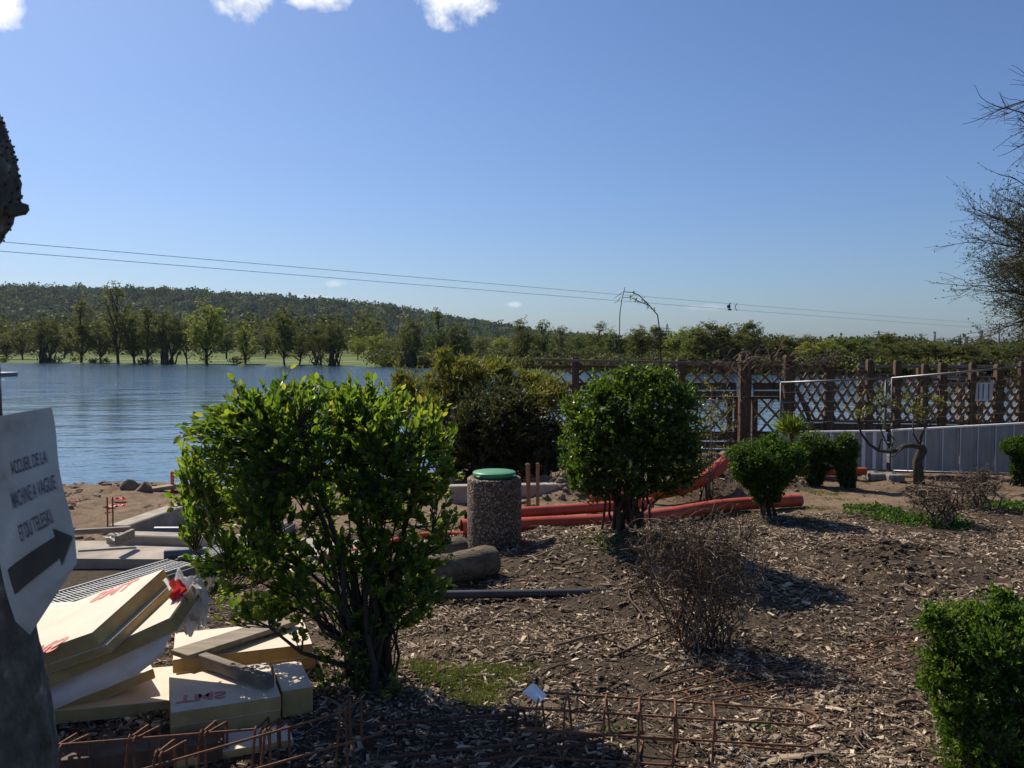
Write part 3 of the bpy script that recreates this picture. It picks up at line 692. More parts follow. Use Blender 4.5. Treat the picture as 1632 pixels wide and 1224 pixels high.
# ------------------------------------------------------------------ wooden trellis
simple('brown_timber', [(.3, (.060, .035, .021)), (.7, (.125, .076, .047))], 6, .75, .4, .003, stretch=(3, 3, .6))
simple('grey_timber', [(.3, (.10, .085, .07)), (.7, (.22, .19, .155))], 6, .85, .4, .003, stretch=(1, 3, 3))
simple('lattice_wood', [(.3, (.13, .075, .042)), (.7, (.27, .175, .10))], 8, .7, .2, .002)
def lattice(t, a, b, z0, z1, spacing, ang, width=.035, thick=.012, frame=.05, mat='lattice_wood', fm='brown_timber'):
    """slats between ground points a and b, heights z0..z1; every slat a part"""
    a = Vector((a[0], a[1], 0)); b = Vector((b[0], b[1], 0)); d = b - a; Ln = d.length; d.normalize(); nv = Vector((d.y, -d.x, 0))
    H = z1 - z0; tn = math.tan(ang)
    for sgn in (1, -1):
        off = nv * (thick * .55 * sgn)
        k0 = -int(H / tn / spacing) - 1; k1 = int((Ln + H / tn) / spacing) + 1
        for k in range(k0, k1 + 1):
            s0 = k * spacing + .37 * spacing
            # line s = s0 + sgn*h/tn, clip to 0..Ln, 0..H
            lo, hi = 0., H
            if sgn > 0: lo = max(lo, -s0 * tn); hi = min(hi, (Ln - s0) * tn)
            else: lo = max(lo, (s0 - Ln) * tn); hi = min(hi, s0 * tn)
            if hi - lo < .08: continue
            p = a + d * (s0 + sgn * lo / tn) + off + Vector((0, 0, z0 + lo)); q = a + d * (s0 + sgn * hi / tn) + off + Vector((0, 0, z0 + hi))
            MB().bar(p, q, thick, width, up=nv.cross((q - p).normalized()), bev=.002).build('slat', mat, t)
    for (p, q) in ((a + Vector((0, 0, z0)), b + Vector((0, 0, z0))), (a + Vector((0, 0, z1)), b + Vector((0, 0, z1)))):
        MB().bar(p, q, .045, frame, bev=.004).build('rail', fm, t)
def post(t, p, z0, z1, w, mat='brown_timber'):
    MB().bbox((p[0], p[1], (z0 + z1) / 2), (w, w, z1 - z0), b=.008).build('post', mat, t)
    MB().bbox((p[0], p[1], z1 + .012), (w * .86, w * .86, .02), b=.006).build('post_cap', mat, t)
zz = lambda v, d: CAMH - (v - HOR) / F_PX * d
# left, lower run with the long top rail
DL = 15.4
pts = [at(u, 600, DL) for u in (850, 917, 1000, 1085, 1187, 1257)]
t = thing('trellis_fence', 'brown trellis fence with long grey top rail behind the round green shrub', 'fence', (pts[2].x, DL, 0))
for i, (u, w, top) in enumerate(((917, .13, 571), (1085, .16, 574), (1187, .19, 566))):
    p = at(u, 600, DL); post(t, p, -.4, zz(top, DL), w)
MB().bar(at(852, 573, DL - .09), at(1180, 580, DL - .09), .09, .045).build('top_rail', 'grey_timber', t)
for u0, u1 in ((852, 911), (923, 1078), (1092, 1173), (1200, 1250)):
    a_, b_ = at(u0, 600, DL), at(u1, 600, DL)
    lattice(t, a_, b_, zz(612, DL), zz(584, DL), .25, R(46), .04)
    lattice(t, a_, b_, zz(690, DL), zz(634, DL), .30, R(48), .04)
    for k, (va, vb) in enumerate(((614, 621), (623, 631))): MB().bbox(((a_.x + b_.x) / 2, DL - .03 - .02 * k, (zz(va, DL) + zz(vb, DL)) / 2), (b_.x - a_.x, .03, zz(va, DL) - zz(vb, DL)), b=.004).build('board', 'brown_timber', t)
    for k in range(3): MB().bbox(((a_.x + b_.x) / 2, DL - .03, zz(697 + 12 * k, DL)), (b_.x - a_.x, .03, .115), b=.004).build('board', 'brown_timber', t)
for u in (1163, 1175, 1203): post(t, at(u, 600, DL + .35), -.2, zz(634, DL + .35), .10)
MB().bar(at(1155, 634, DL + .35), at(1210, 634, DL + .35), .12, .05).build('shelf', 'brown_timber', t)
# right, taller run
us = [1257, 1322, 1386, 1430, 1474, 1502, 1550, 1592, 1629, 1690]
ptop = [568, 584, 575, 576, 582, 580, 580, 582, 578, 576]
pw = [.17, .14, .11, .11, .10, .12, .10, .13, .10, .12]
dep = lambda u: 15.2 - (u - 1257) * .0016
ltop = [583, 592, 598, 600, 604, 606, 602, 599, 598]
t = thing('trellis_screen', 'tall brown trellis screen of narrow diamonds behind the metal site fence', 'fence', (at(1430, 600, 15)[0], 15, 0))
for u, tv, w in zip(us, ptop, pw): post(t, at(u, 600, dep(u)), -.3, zz(tv, dep(u)), w)
for i in range(len(us) - 1):
    a_, b_ = at(us[i], 600, dep(us[i])), at(us[i + 1], 600, dep(us[i + 1]))
    dv = (b_ - a_).normalized(); a_ = a_ + dv * (pw[i] / 2); b_ = b_ - dv * (pw[i + 1] / 2)
    lattice(t, a_, b_, zz(672, 15), zz(ltop[i], 15), .135 if i > 1 else .165, R(60), .042, .046)
    for k in range(3):
        mp = (a_ + b_) / 2; MB().bar(Vector((a_.x, a_.y - .02, zz(682 + 15 * k, 15))), Vector((b_.x, b_.y - .02, zz(682 + 15 * k, 15))), .03, .15).build('board', 'brown_timber', t)
for (u, v0, v1) in ((1470, 580, 622), (1560, 578, 600), (1540, 584, 640), (1445, 582, 640)):
    pass
MB().bar(at(1270, 620, 15.0), at(1300, 690, 15.0), .05, .09, up=(0, 1, 0)).build('brace', 'brown_timber', t)
# farther terrace posts seen over the screen
t = thing('terrace_railing', 'weathered railing of the terrace behind the trellis screen', 'railing', (at(1510, 600, 18)[0], 18, 0))
for u in (1372, 1466, 1532, 1562, 1640): post(t, at(u, 600, 18), -.7, zz(584 if u % 4 else 580, 18), .12, 'brown_timber')
for (v, w_) in ((584, .06), (601, .05), (612, .08)): MB().bar(at(1366, v, 17.9), at(1660, v, 17.9), .05, w_).build('rail', 'grey_timber', t)
lattice(t, at(1500, 600, 18), at(1560, 600, 18), zz(600, 18), zz(585, 18), .22, R(45), .04)

# black lamps on the posts
simple('lamp_glass', [(.3, (.10, .11, .12)), (.7, (.14, .15, .16))], 5, .15, 0)
for (u, v, d, lab) in ((1189, 561, DL, 'small black floodlight on top of the thick left trellis post'), (1624, 574, 15.2, 'small black floodlight on the trellis at the right edge')):
    c = at(u, v, d); w = .13
    base = Vector((c.x, c.y, c.z - .09)); t = thing('floodlight', lab, 'lamp', base, 'floodlights on the trellis')
    MB().bbox(c, (w, .07, .11), b=.012).build('housing', 'black_plastic', t)
    MB().bbox(c + Vector((0, -.04, 0)), (w * .8, .012, .08), b=.003).build('lens', 'lamp_glass', t)
    MB().bar(base, base + Vector((0, 0, .05)), .03, .02).build('bracket', 'black_plastic', t)

# ------------------------------------------------------------------ metal site fence
simple('galvanised', [(.3, (.16, .165, .18)), (.7, (.27, .28, .29))], 9, .45, .15, .002, metal=.75)
m_sheet = simple('sheet_metal', [(.3, (.29, .285, .275)), (.6, (.37, .365, .35)), (.8, (.44, .435, .42))], 5, .5, .15, .003, metal=.15, stretch=(2, 2, .5))
simple('white_trim_seam_light', [(.3, (.66, .67, .68)), (.7, (.80, .81, .82))], 6, .45, .1, .002, stretch=(2, 2, .5))
simple('dark_steel', [(.3, (.05, .06, .08)), (.7, (.10, .115, .14))], 9, .5, .1, .002, metal=.3)
simple('block_concrete', [(.3, (.13, .125, .115)), (.7, (.26, .25, .23))], 14, .95, .5, .006)
def site_panel(pa, pb, zta, ztb, sha, shb, zb, n_sheet, label, seam_gap, seam_w):
    """a tube frame with wire mesh above and ribbed sheets below; zt top heights, sh sheet tops"""
    pa = Vector((pa.x, pa.y, 0)); pb = Vector((pb.x, pb.y, 0)); d = pb - pa; L = d.length; dn = d.normalized(); nv = Vector((dn.y, -dn.x, 0))
    t = thing('site_fence_panel', label, 'fence', pa.lerp(pb, .5), 'metal site fence panels')
    P = lambda s, z, o=0.0: pa + d * s + nv * o + Vector((0, 0, z))
    zt = lambda s: zta + (ztb - zta) * s
    sh_ = lambda s: sha + (shb - sha) * s
    for s in (0.004, .996): MB().tube([P(s, zb - .04), P(s, zt(s))], .018, 10).build('upright', 'dark_steel', t, smooth=True)
    MB().tube([P(0, zt(0)), P(1, zt(1))], .017, 10).build('top_tube', 'galvanised', t, smooth=True)
    MB().tube([P(0, zb + .02), P(1, zb + .02)], .019, 10).build('bottom_tube', 'galvanised', t, smooth=True)
    wires = int(L / .16)
    wm = MB()
    for k in range(1, wires): s = k / wires; wm.tube([P(s, sh_(s) - .1, -.012), P(s, zt(s), -.012)], .0015, 3, cap=False)
    wm.build('mesh_wires', 'galvanised', t, kind='stuff')
    for k in range(1, 5): MB().tube([P(0, sh_(0) + (zt(0) - sh_(0)) * k / 5, -.012), P(1, sh_(1) + (zt(1) - sh_(1)) * k / 5, -.012)], .0022, 4).build('wire', 'galvanised', t)
    # ribbed sheet
    for q in range(n_sheet):
        s0 = q / n_sheet + .002; s1 = (q + 1) / n_sheet - .002; n = max(2, int((s1 - s0) * L / .19)); prof = []
        pw_ = (s1 - s0) / n
        for k in range(n):
            b0 = s0 + k * pw_
            prof += [(b0, .022), (b0 + .80 * pw_, .022), (b0 + .84 * pw_, .040), (b0 + .94 * pw_, .040), (b0 + .98 * pw_, .022)]
        prof.append((s1, .022))
        g = np.array([[tuple(P(s, zb + .05 + (sh_(s) - zb - .05) * f, o)) for s, o in prof] for f in (0, .33, .66, 1)])
        MB().grid(g).build('sheet', 'sheet_metal', t)
        for f in (.36, .72):
            MB().bar(P(s0, zb + (sh_(s0) - zb) * f, .012), P(s1, zb + (sh_(s1) - zb) * f, .012), .012, .012).build('cross_rail', 'galvanised', t)
    nb_ = max(3, int(L / seam_gap))
    for k in range(nb_ + 1):
        s = min(max(k / nb_, .006), .994); MB().bar(P(s, zb + .04, .058), P(s, sh_(s) - .01, .058), seam_w, .012, up=nv).build('seam_light_bar', 'white_trim_seam_light', t)  # white bars drawn for the light that shows between the sheets
    # top edging
    MB().bar(P(0, sh_(0), .035), P(1, sh_(1), .035), .07, .03).build('edge_trim', 'white_trim_seam_light', t)
    return t
pA, pB, pC, pD = at(1243, 700, 14.1), at(1411, 700, 13.55), at(1419, 700, 13.5), at(1700, 700, 13.0)
site_panel(pA, pB, zz(610, 14.1), zz(603, 13.55), zz(689, 14.1), zz(687, 13.55), .04, 3, 'pale ribbed site fence panel with broad white bars beside the round clipped bushes', .16, .055)
site_panel(pC, pD, zz(603, 13.5), zz(578, 13.0), zz(686, 13.5), zz(671, 13.0), .04, 5, 'long shaded ribbed site fence panel behind the gnarled little tree', .235, .014)
for (u, v, lab) in ((1396, 757, 'left of two concrete foot blocks under the site fence joint'), (1424, 759, 'right of two concrete foot blocks under the site fence joint')):
    c = G(u, v + 8, .0); t = thing('foot_block', lab, 'concrete block', c, 'fence foot blocks')
    MB().bbox(c + Vector((0, .06, .055)), (.24, .36, .11), b=.012).build('block', 'block_concrete', t)
    MB().lathe(c + Vector((0.03, .06, .112)), [(.035, 0), (.035, .012), (.024, .012), (.024, .002)], 12, cap=False).build('socket', 'galvanised', t)
# notice on the site fence
simple('notice_paper', [(.3, (.62, .63, .66)), (.7, (.74, .75, .78))], 3, .6, .3, .01)
simple('print_grey', [(.3, (.16, .17, .2)), (.7, (.24, .25, .28))], 10, .7, 0)
c = at(1567, 624, 13.1); t = thing('fence_notice', 'white paper notice tied to the right site fence panel', 'notice', c)
gy_ = np.array([[[c.x + s * .27 + .02 * z, c.y - .03 - .02 * math.sin(s * 7), c.z + z * .28 + .012 * s] for s in np.linspace(-.5, .5, 9)] for z in (-.5, 0, .5)])
MB().grid(gy_).build('sheet', 'notice_paper', t, smooth=True)
for k in range(3):
    s = -.3 + .25 * k; MB().bbox((c.x + s * .27, c.y - .035 - .02 * math.sin(s * 7), c.z), (.022, .002, .24), b=.0005).build('printed_line', 'print_grey', t)

# ------------------------------------------------------------------ red pipes, bin, logs and site clutter
simple('red_pipe', [(.3, (.34, .056, .030)), (.62, (.46, .085, .045)), (.8, (.40, .12, .08))], 5, .48, .15, .003, spec=.3, detail=9)
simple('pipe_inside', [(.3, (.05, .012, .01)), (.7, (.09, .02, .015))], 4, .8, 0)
def pipe(pts, r, label, name='drain_pipe', mat='red_pipe', socket=True, group=None, n=20, inside='pipe_inside', cat='pipe'):
    pts = [Vector(p) for p in pts]
    t = thing(name, label, cat, pts[0], group)
    # resample smooth
    P = np.array([tuple(p) for p in pts]); k = len(P)
    if k > 2:
        tt = np.linspace(0, k - 1, 8 * k); Q = []
        for a in tt:
            i = min(int(a), k - 2); f = a - i; p0, p1, p2, p3 = P[max(i - 1, 0)], P[i], P[i + 1], P[min(i + 2, k - 1)]
            Q.append(.5 * ((2 * p1) + (-p0 + p2) * f + (2 * p0 - 5 * p1 + 4 * p2 - p3) * f * f + (-p0 + 3 * p1 - 3 * p2 + p3) * f ** 3))
        P = np.array(Q)
    MB().tube(P, r, n, cap=False).build('tube', mat, t, smooth=True)
    MB().tube(P, r * .9, n, cap=False).build('bore', inside, t, smooth=True)
    if socket:
        d = P[1] - P[0]; d /= np.linalg.norm(d)
        MB().tube([P[0] - d * .01, P[0] + d * .13, P[0] + d * .16], [r * 1.16, r * 1.16, r * 1.02], n, cap=False).build('socket', mat, t, smooth=True)
    return t
zr = .10
pipe([G(737, 841, .10), G(870, 834, .10), G(1020, 826, .11), G(1150, 806, .10), G(1275, 797, .10)], .078, 'long thick red drain pipe on the ground from the bin to the clipped bush', group='red pipes')
pipe([G(742, 822, .09), G(860, 815, .085), G(960, 808, .09), G(1040, 801, .12)], .065, 'thinner red pipe lying just behind the long thick one', group='red pipes', socket=False)
pp_ = [at(940, 798, 10.9), at(1010, 789, 10.9), at(1060, 783, 10.9), at(1100, 773, 11.0), at(1130, 757, 11.2), at(1156, 736, 11.5)]
pipe(pp_, .088, 'bent red pipe rising to the right in front of the rubble', group='red pipes', socket=False)
pipe([at(1268, 752, 13.0), at(1380, 751, 12.95)], .06, 'red pipe end showing between the small clipped bushes', group='red pipes', socket=False)
pipe([G(740, 852, .03), G(690, 852, .035), G(645, 858, .035), G(610, 868, .035), G(560, 880, .03), G(520, 888, .03)], .032, 'thin red hose curving under the left shrub', name='red_hose', group='red pipes', socket=False, cat='hose')
simple('grey_pvc', [(.3, (.030, .031, .034)), (.7, (.055, .057, .062))], 5, .45, .1, .002)
pipe([G(690, 948, .04), G(990, 944, .04)], .034, 'straight dark grey pipe lying across the mulch', mat='grey_pvc', inside='black_plastic', socket=False)
# bin
m, nt, out = mat_base('pebble_concrete')
tc = N_(nt, 'ShaderNodeTexCoord'); vo = N_(nt, 'ShaderNodeTexVoronoi'); vo.inputs['Scale'].default_value = 62; nt.links.new(tc.outputs['Object'], vo.inputs['Vector'])
sp = N_(nt, 'ShaderNodeSeparateColor'); nt.links.new(vo.outputs['Color'], sp.inputs[0])
pc = ramp(nt, sp.outputs[0], [(.0, (.09, .062, .042)), (.4, (.19, .135, .092)), (.75, (.28, .20, .135)), (.93, (.48, .39, .29)), (1, (.6, .52, .42))])
edge = ramp(nt, vo.outputs['Distance'], [(.3, (1, 1, 1)), (.62, (.35, .32, .3))])
mm = N_(nt, 'ShaderNodeMix', data_type='RGBA', blend_type='MULTIPLY'); mm.inputs['Factor'].default_value = 1; nt.links.new(pc, mm.inputs['A']); nt.links.new(edge, mm.inputs['B'])
p = N_(nt, 'ShaderNodeBsdfPrincipled'); p.inputs['Roughness'].default_value = .75; nt.links.new(mm.outputs['Result'], p.inputs['Base Color'])
inv = N_(nt, 'ShaderNodeMath', operation='SUBTRACT'); inv.inputs[0].default_value = 1; nt.links.new(vo.outputs['Distance'], inv.inputs[1])
nt.links.new(bump(nt, inv.outputs[0], 1, .012), p.inputs['Normal']); nt.links.new(p.outputs[0], out.inputs[0])
simple('green_plastic', [(.3, (.07, .24, .11)), (.7, (.10, .30, .14))], 5, .38, .1, .002)
bc = G(787, 886, 0); bd = bc.y; rb = 45 / F_PX * bd; Hb = zz(768, bd)
bc.y += rb
t = thing('litter_bin', 'round pebbled concrete bin with a green lid beside the cut logs', 'bin', bc)
MB().lathe(bc, [(rb * .97, -.05), (rb, .02), (rb, Hb - .03), (rb * .985, Hb - .008), (rb * .95, Hb), (rb * .72, Hb), (rb * .72, Hb - .3)], 56, cap=False).build('body', 'pebble_concrete', t, smooth=True)
rl = 35 / F_PX * bd
MB().lathe(bc + Vector((.0, 0, Hb)), [(rl * .97, .004), (rl * 1.0, .02), (rl * 1.02, .024), (rl * 1.02, .05), (rl * .97, .058), (rl * .4, .066), (.001, .068)], 48).build('lid', 'green_plastic', t, smooth=True)
for a_ in (-.5, 2.2, 4.0):
    MB().bbox(bc + Vector((math.cos(a_) * rl * 1.03, math.sin(a_) * rl * 1.03, Hb + .026)), (.05, .05, .02), Matrix.Rotation(a_, 3, 'Z'), b=.004).build('lid_tab', 'green_plastic', t)
# logs
simple('log_bark', [(.3, (.07, .052, .034)), (.55, (.16, .125, .083)), (.8, (.27, .22, .15))], 9, .9, 1.0, .02, stretch=(.6, 2, 2), bscale=34, detail=9)
simple('log_end', [(.3, (.16, .12, .08)), (.7, (.30, .23, .15))], 20, .85, .3)
def log(a, b, r, label):
    a = Vector(a); b = Vector(b); t = thing('cut_log', label, 'log', (a + b) / 2, 'cut logs beside the bin'); n = 26; P = []; rr = []
    for i in range(14):
        f = i / 13; P.append(a.lerp(b, f)); rr.append(r * (1 + .05 * math.sin(f * 9) + .03 * math.sin(f * 23)) * (.93 if i in (0, 13) else 1))
    MB().tube(P, rr, n, cap=False).build('bark', 'log_bark', t, smooth=True)
    for q, s_ in ((a, 1), (b, -1)): MB().tube([q, q + (b - a).normalized() * s_ * .004], r * .93, n).build('cut_end', 'log_end', t)
    for k in range(3):
        c_ = a.lerp(b, .2 + .27 * k) + Vector((0, -.2 * r, r * .93)); MB().blob(c_, (r * .16, r * .16, r * .1), 8, 5).build('knot', 'log_bark', t, smooth=True)
log(G(655, 918, .13), G(785, 893, .13) , .135, 'nearer cut log lying in front of the bin')
log(G(640, 884, .12), G(742, 876, .12), .12, 'farther cut log half hidden behind the nearer one')
# red and white scrap by the bin
simple('red_film', [(.3, (.50, .03, .035)), (.7, (.66, .06, .06))], 12, .35, .4, .01, trans=.3)
simple('white_film', [(.3, (.60, .60, .60)), (.7, (.78, .78, .78))], 12, .3, .5, .01, trans=.38)
def scrap(c, r, seed, name, mat, label=None, parent=None, cat='scrap', group=None, n=14):
    rs = np.random.default_rng(seed); ph = rs.uniform(0, 6, 8); P = []
    for i in range(n):
        row = []
        for j in range(n):
            s, q = i / (n - 1) - .5, j / (n - 1) - .5
            z = .5 * math.sin(7 * s + ph[0]) * math.cos(6 * q + ph[1]) + .35 * math.sin(13 * q + ph[2] + 5 * s) + .2 * math.sin(21 * s + ph[3] + 9 * q) + rs.normal(0, .07)
            row.append((c[0] + r[0] * (2 * s + .15 * math.sin(9 * q + ph[4])), c[1] + r[1] * (2 * q + .15 * math.sin(8 * s + ph[5])), c[2] + r[2] * (.9 + z)))
        P.append(row)
    mb = MB().grid(np.array(P))
    if parent is None:
        o = mb.build(name, mat, origin=tuple(c), smooth=False); return tag(o, label, cat, group)
    return mb.build(name, mat, parent)
q = G(835, 885, .0)
t = thing('plastic_scrap', 'red and white crumpled plastic scrap at the foot of the bin', 'litter', q)
scrap(q + Vector((0, .05, .05)), (.05, .05, .05), 3, 'red_film', 'red_film', parent=t); scrap(q + Vector((-.02, -.02, .01)), (.05, .04, .03), 5, 'white_film', 'white_film', parent=t)
# stakes
simple('stake_wood', [(.3, (.17, .10, .055)), (.7, (.33, .21, .12))], 10, .8, .3, .003, stretch=(3, 3, .5))
def stake(u, v0, v1, wpx, label, mat='stake_wood', group='wooden stakes behind the bin', d=None, name='wooden_stake', lean=0):
    b = G(u, v1, .0) if d is None else at(u, v1, d); H = (v1 - v0) / F_PX * b.y; w = wpx / F_PX * b.y
    mb = MB(); top = b + Vector((lean, 0, H)); mb.bar(b - Vector((0, 0, .1)), top, w, w * .7, up=(0, 1, 0))
    mb.add([(top.x - w / 2, top.y - w * .35, top.z), (top.x + w / 2, top.y - w * .35, top.z), (top.x + w / 2, top.y + w * .35, top.z), (top.x - w / 2, top.y + w * .35, top.z), (top.x, top.y, top.z + w * .35)], [[0, 1, 4], [1, 2, 4], [2, 3, 4], [3, 0, 4]])
    return tag(mb.build(name, mat, origin=tuple(b)), label, 'stake', group)
stake(843, 739, 810, 7, 'left of two upright wooden stakes behind the bin', lean=-.015)
stake(857, 738, 812, 5.5, 'right and thinner of two upright wooden stakes behind the bin')
# concrete kerbs and slabs
simple('site_concrete', [(.3, (.22, .195, .16)), (.6, (.36, .32, .265)), (.8, (.45, .41, .35))], 4, .9, .35, .005)
simple('damp_concrete', [(.3, (.12, .11, .10)), (.7, (.24, .22, .20))], 5, .9, .35, .005)
def kerb(a, b, w, h, label, name='concrete_kerb', mat='site_concrete', cat='kerb', z=-.05):
    a = Vector(a); b = Vector(b); mid = (a + b) / 2; mb = MB()
    mb.bar(Vector((a.x, a.y, z + (h - z) / 2)), Vector((b.x, b.y, z + (h - z) / 2)), w, h - z, bev=.012)
    return tag(mb.build(name, mat, origin=(mid.x, mid.y, 0)), label, cat, 'concrete kerbs of the site')
kerb(G(716, 800), G(905, 796), .18, .22, 'long concrete kerb behind the bin below the dark shrub')
kerb(G(188, 868), (-3.55, 11.9, 0), .22, .20, 'concrete kerb running back from the rebar uprights at left')
kerb(G(178, 872), G(420, 880), .20, .15, 'low concrete kerb crossing in front at left below the blue tube')
kerb((-3.5, 12.05, 0), (-.85, 12.35, 0), .18, .14, 'far concrete kerb seen through the left shrub')
a_ = [G(60, 872), G(330, 870), G(330, 902), G(60, 900)]
sl = MB(); zt_ = .06
V = [(p.x, p.y, zt_) for p in a_] + [(p.x, p.y, -.06) for p in a_]
sl.add(V, [[3, 2, 1, 0], [4, 5, 6, 7], [0, 1, 5, 4], [1, 2, 6, 5], [2, 3, 7, 6], [3, 0, 4, 7]])
cc = sum(a_, Vector()) / 4
tag(sl.build('concrete_slab', 'site_concrete', origin=(cc.x, cc.y, 0)), 'flat pale concrete slab behind the foam boards', 'slab')
V = [(p.x, p.y, .045) for p in (G(420, 868), G(600, 860), G(620, 890), G(430, 896))]
tag(MB().add(V + [(x, y, -.05) for x, y, z in V], [[3, 2, 1, 0], [0, 1, 5, 4], [1, 2, 6, 5], [2, 3, 7, 6], [3, 0, 4, 7]]).build('concrete_slab', 'site_concrete', origin=tuple(V[0])), 'pale concrete slab seen through the stems of the left shrub', 'slab')
# drain grates
simple('grate_steel', [(.3, (.22, .225, .22)), (.7, (.36, .365, .355))], 12, .5, .1, .002, metal=.4)
def grate(a, b, w, label, z=.09):
    a = Vector((a.x, a.y, z)); b = Vector((b.x, b.y, z)); d = (b - a); L = d.length; d.normalize(); s_ = Vector((-d.y, d.x, 0))
    t = thing('drain_grate', label, 'drain grate', a.lerp(b, .5) - Vector((0, 0, z)), 'channel drain grates')
    for k in (-1, 1): MB().bar(a + s_ * k * w * .47, b + s_ * k * w * .47, w * .06, .03).build('side_rail', 'grate_steel', t)
    for k in (-1, 1): MB().bar(a + s_ * k * w * .56 - Vector((0, 0, .06)), b + s_ * k * w * .56 - Vector((0, 0, .06)), w * .09, .10).build('channel_wall', 'damp_concrete', t)
    MB().bar(a - Vector((0, 0, .08)), b - Vector((0, 0, .08)), w * .95, .02).build('channel_floor', 'black_plastic', t)
    n = int(L / .035); sl_ = MB()
    for i in range(n):
        c = a + d * (L * (i + .5) / n)
        for lane in (-1, 1):
            p = c + s_ * (lane * w * .22) ; sl_.bar(p - s_ * w * .2 - d * .012, p + s_ * w * .2 + d * .012, .014, .014, bev=.002)
    sl_.bar(a, b, w * .05, .02)
    sl_.build('grate_bars', 'grate_steel', t, kind='stuff')
grate(G(20, 978, .09), G(290, 896, .09), .34, 'long slotted steel drain grate behind the foam boards')
grate(G(306, 893, .09), G(372, 872, .09), .34, 'short slotted drain grate beside the left shrub')
grate(G(405, 858, .06), G(450, 832, .06), .25, 'far slotted drain grate seen through the left shrub', .06)
# blue grey tubes
simple('blue_plastic', [(.3, (.05, .075, .11)), (.7, (.08, .11, .15))], 5, .4, .1)
pipe([G(247, 846, .1), G(300, 846, .1)], .045, 'short blue grey tube on the far kerb at left', name='duct_tube', mat='blue_plastic', inside='black_plastic', socket=False)
pipe([G(262, 884, .1), G(330, 880, .1)], .05, 'blue grey tube end on the flat slab beside the shrub', name='duct_tube', mat='blue_plastic', inside='black_plastic', socket=False)
# starter bars, formwork, stones, marks
simple('rust', [(.3, (.10, .040, .020)), (.55, (.19, .085, .042)), (.8, (.28, .14, .075))], 30, .85, .6, .003)
simple('dark_rust', [(.3, (.055, .026, .016)), (.7, (.13, .06, .035))], 30, .85, .6, .003)
for u, lab in ((171.5, 'left upright rusty starter bar at the far kerb corner'), (180, 'right upright rusty starter bar at the far kerb corner')):
    b = G(u, 868); tag(MB().tube([b, b + Vector((0, .01, .24)), b + Vector((.005, 0, .49))], .008, 6).build('starter_bar', 'rust', origin=tuple(b)), lab, 'steel bar', 'upright starter bars')
simple('raw_plank', [(.3, (.17, .135, .095)), (.7, (.33, .27, .195))], 7, .85, .4, .003, stretch=(.7, 4, 4))
simple('grey_plank', [(.3, (.15, .125, .095)), (.7, (.30, .255, .20))], 7, .85, .4, .003, stretch=(.7, 4, 4))
def plank(a, b, w, h, label, mat='raw_plank', up=(0, 0, 1), name='timber_plank', cat='plank', group=None):
    a = Vector(a); b = Vector(b); return tag(MB().bar(a, b, w, h, up=up, bev=.003).build(name, mat, origin=tuple((a + b) / 2)), label, cat, group)
plank(G(118, 848, .22), G(208, 843, .22), .05, .05, 'grey batten across the rebar uprights at left', 'grey_plank')
plank(G(186, 862, .2), G(212, 850, .2), .04, .09, 'short formwork board below the batten at left', 'grey_plank')
plank(G(228, 782, .03), G(296, 772, .06), .16, .05, 'plank lying on the bank beside the orange stake', 'raw_plank')
simple('orange_paint', [(.3, (.55, .12, .05)), (.7, (.68, .18, .08))], 8, .6, .2)
stake(275, 752, 780, 5, 'orange painted stake on the bank at the water edge', 'orange_paint', None, name='marker_stake')
simple('field_stone', [(.3, (.11, .085, .06)), (.7, (.24, .185, .13))], 9, .95, .6, .01)
for (u, v, r, lab) in ((206, 782, .15, 'left rough stone of the three on the bank'), (219, 781, .11, 'middle and lowest stone of the three on the bank'), (231, 785, .15, 'right rough stone of the three on the bank'), (163, 774, .07, 'small dark stone alone on the bank near the sign')):
    c = G(u, v); tag(rock((c.x, c.y, r * .42), (r, r * .8, r * .72), u).build('stone', 'field_stone', origin=(c.x, c.y, 0)), lab, 'stone', 'stones on the bank')
for (u, v, r, lab) in ((189, 799, .09, 'farthest red tape scrap on the dirt'), (186, 810, .11, 'largest red tape scrap on the dirt behind the rebar'), (176, 822, .06, 'nearest red tape scrap beside the starter bars'), (115, 804, .06, 'small red scrap on the dirt by the sign edge')):
    c = G(u, v); scrap((c.x, c.y, .015), (r, r * .6, .02), int(u), 'red_scrap', 'red_film', lab, cat='litter', group='red tape scraps on the dirt')
c = G(192, 856, .12); scrap((c.x, c.y, .1), (.13, .1, .03), 9, 'white_sheet', 'white_film', 'white plastic sheet between the kerbs at left', cat='litter')

# ------------------------------------------------------------------ foam board pile
simple('foam_core', [(.3, (.34, .235, .09)), (.6, (.46, .33, .14)), (.8, (.54, .41, .20))], 9, .9, .6, .004, stretch=(1, 1, 1), bscale=60)
simple('board_facing', [(.28, (.50, .41, .31)), (.42, (.63, .53, .42)), (.7, (.70, .60, .47))], 5, .6, .3, .004, detail=10)
simple('red_print', [(.3, (.50, .13, .12)), (.7, (.66, .26, .23))], 18, .7, 0)
def text_mesh(body, size, fn, name, mat, parent, depth=0.0, align='LEFT', bold=0.0):
    cu = bpy.data.curves.new('txt', 'FONT'); cu.body = body; cu.size = size; cu.align_x = align; cu.offset = bold; cu.resolution_u = 4
    ob = bpy.data.objects.new('txt', cu); COL.objects.link(ob)
    dg = bpy.context.evaluated_depsgraph_get(); dg.update(); me = ob.evaluated_get(dg).to_mesh()
    V = np.array([tuple(fn(v.co.x, v.co.y)) for v in me.vertices]); F = [list(p.vertices) for p in me.polygons]
    mb = MB(); mb.add(V, F); ob.to_mesh_clear(); bpy.data.objects.remove(ob); bpy.data.curves.remove(cu)
    return mb.build(name, mat, parent)
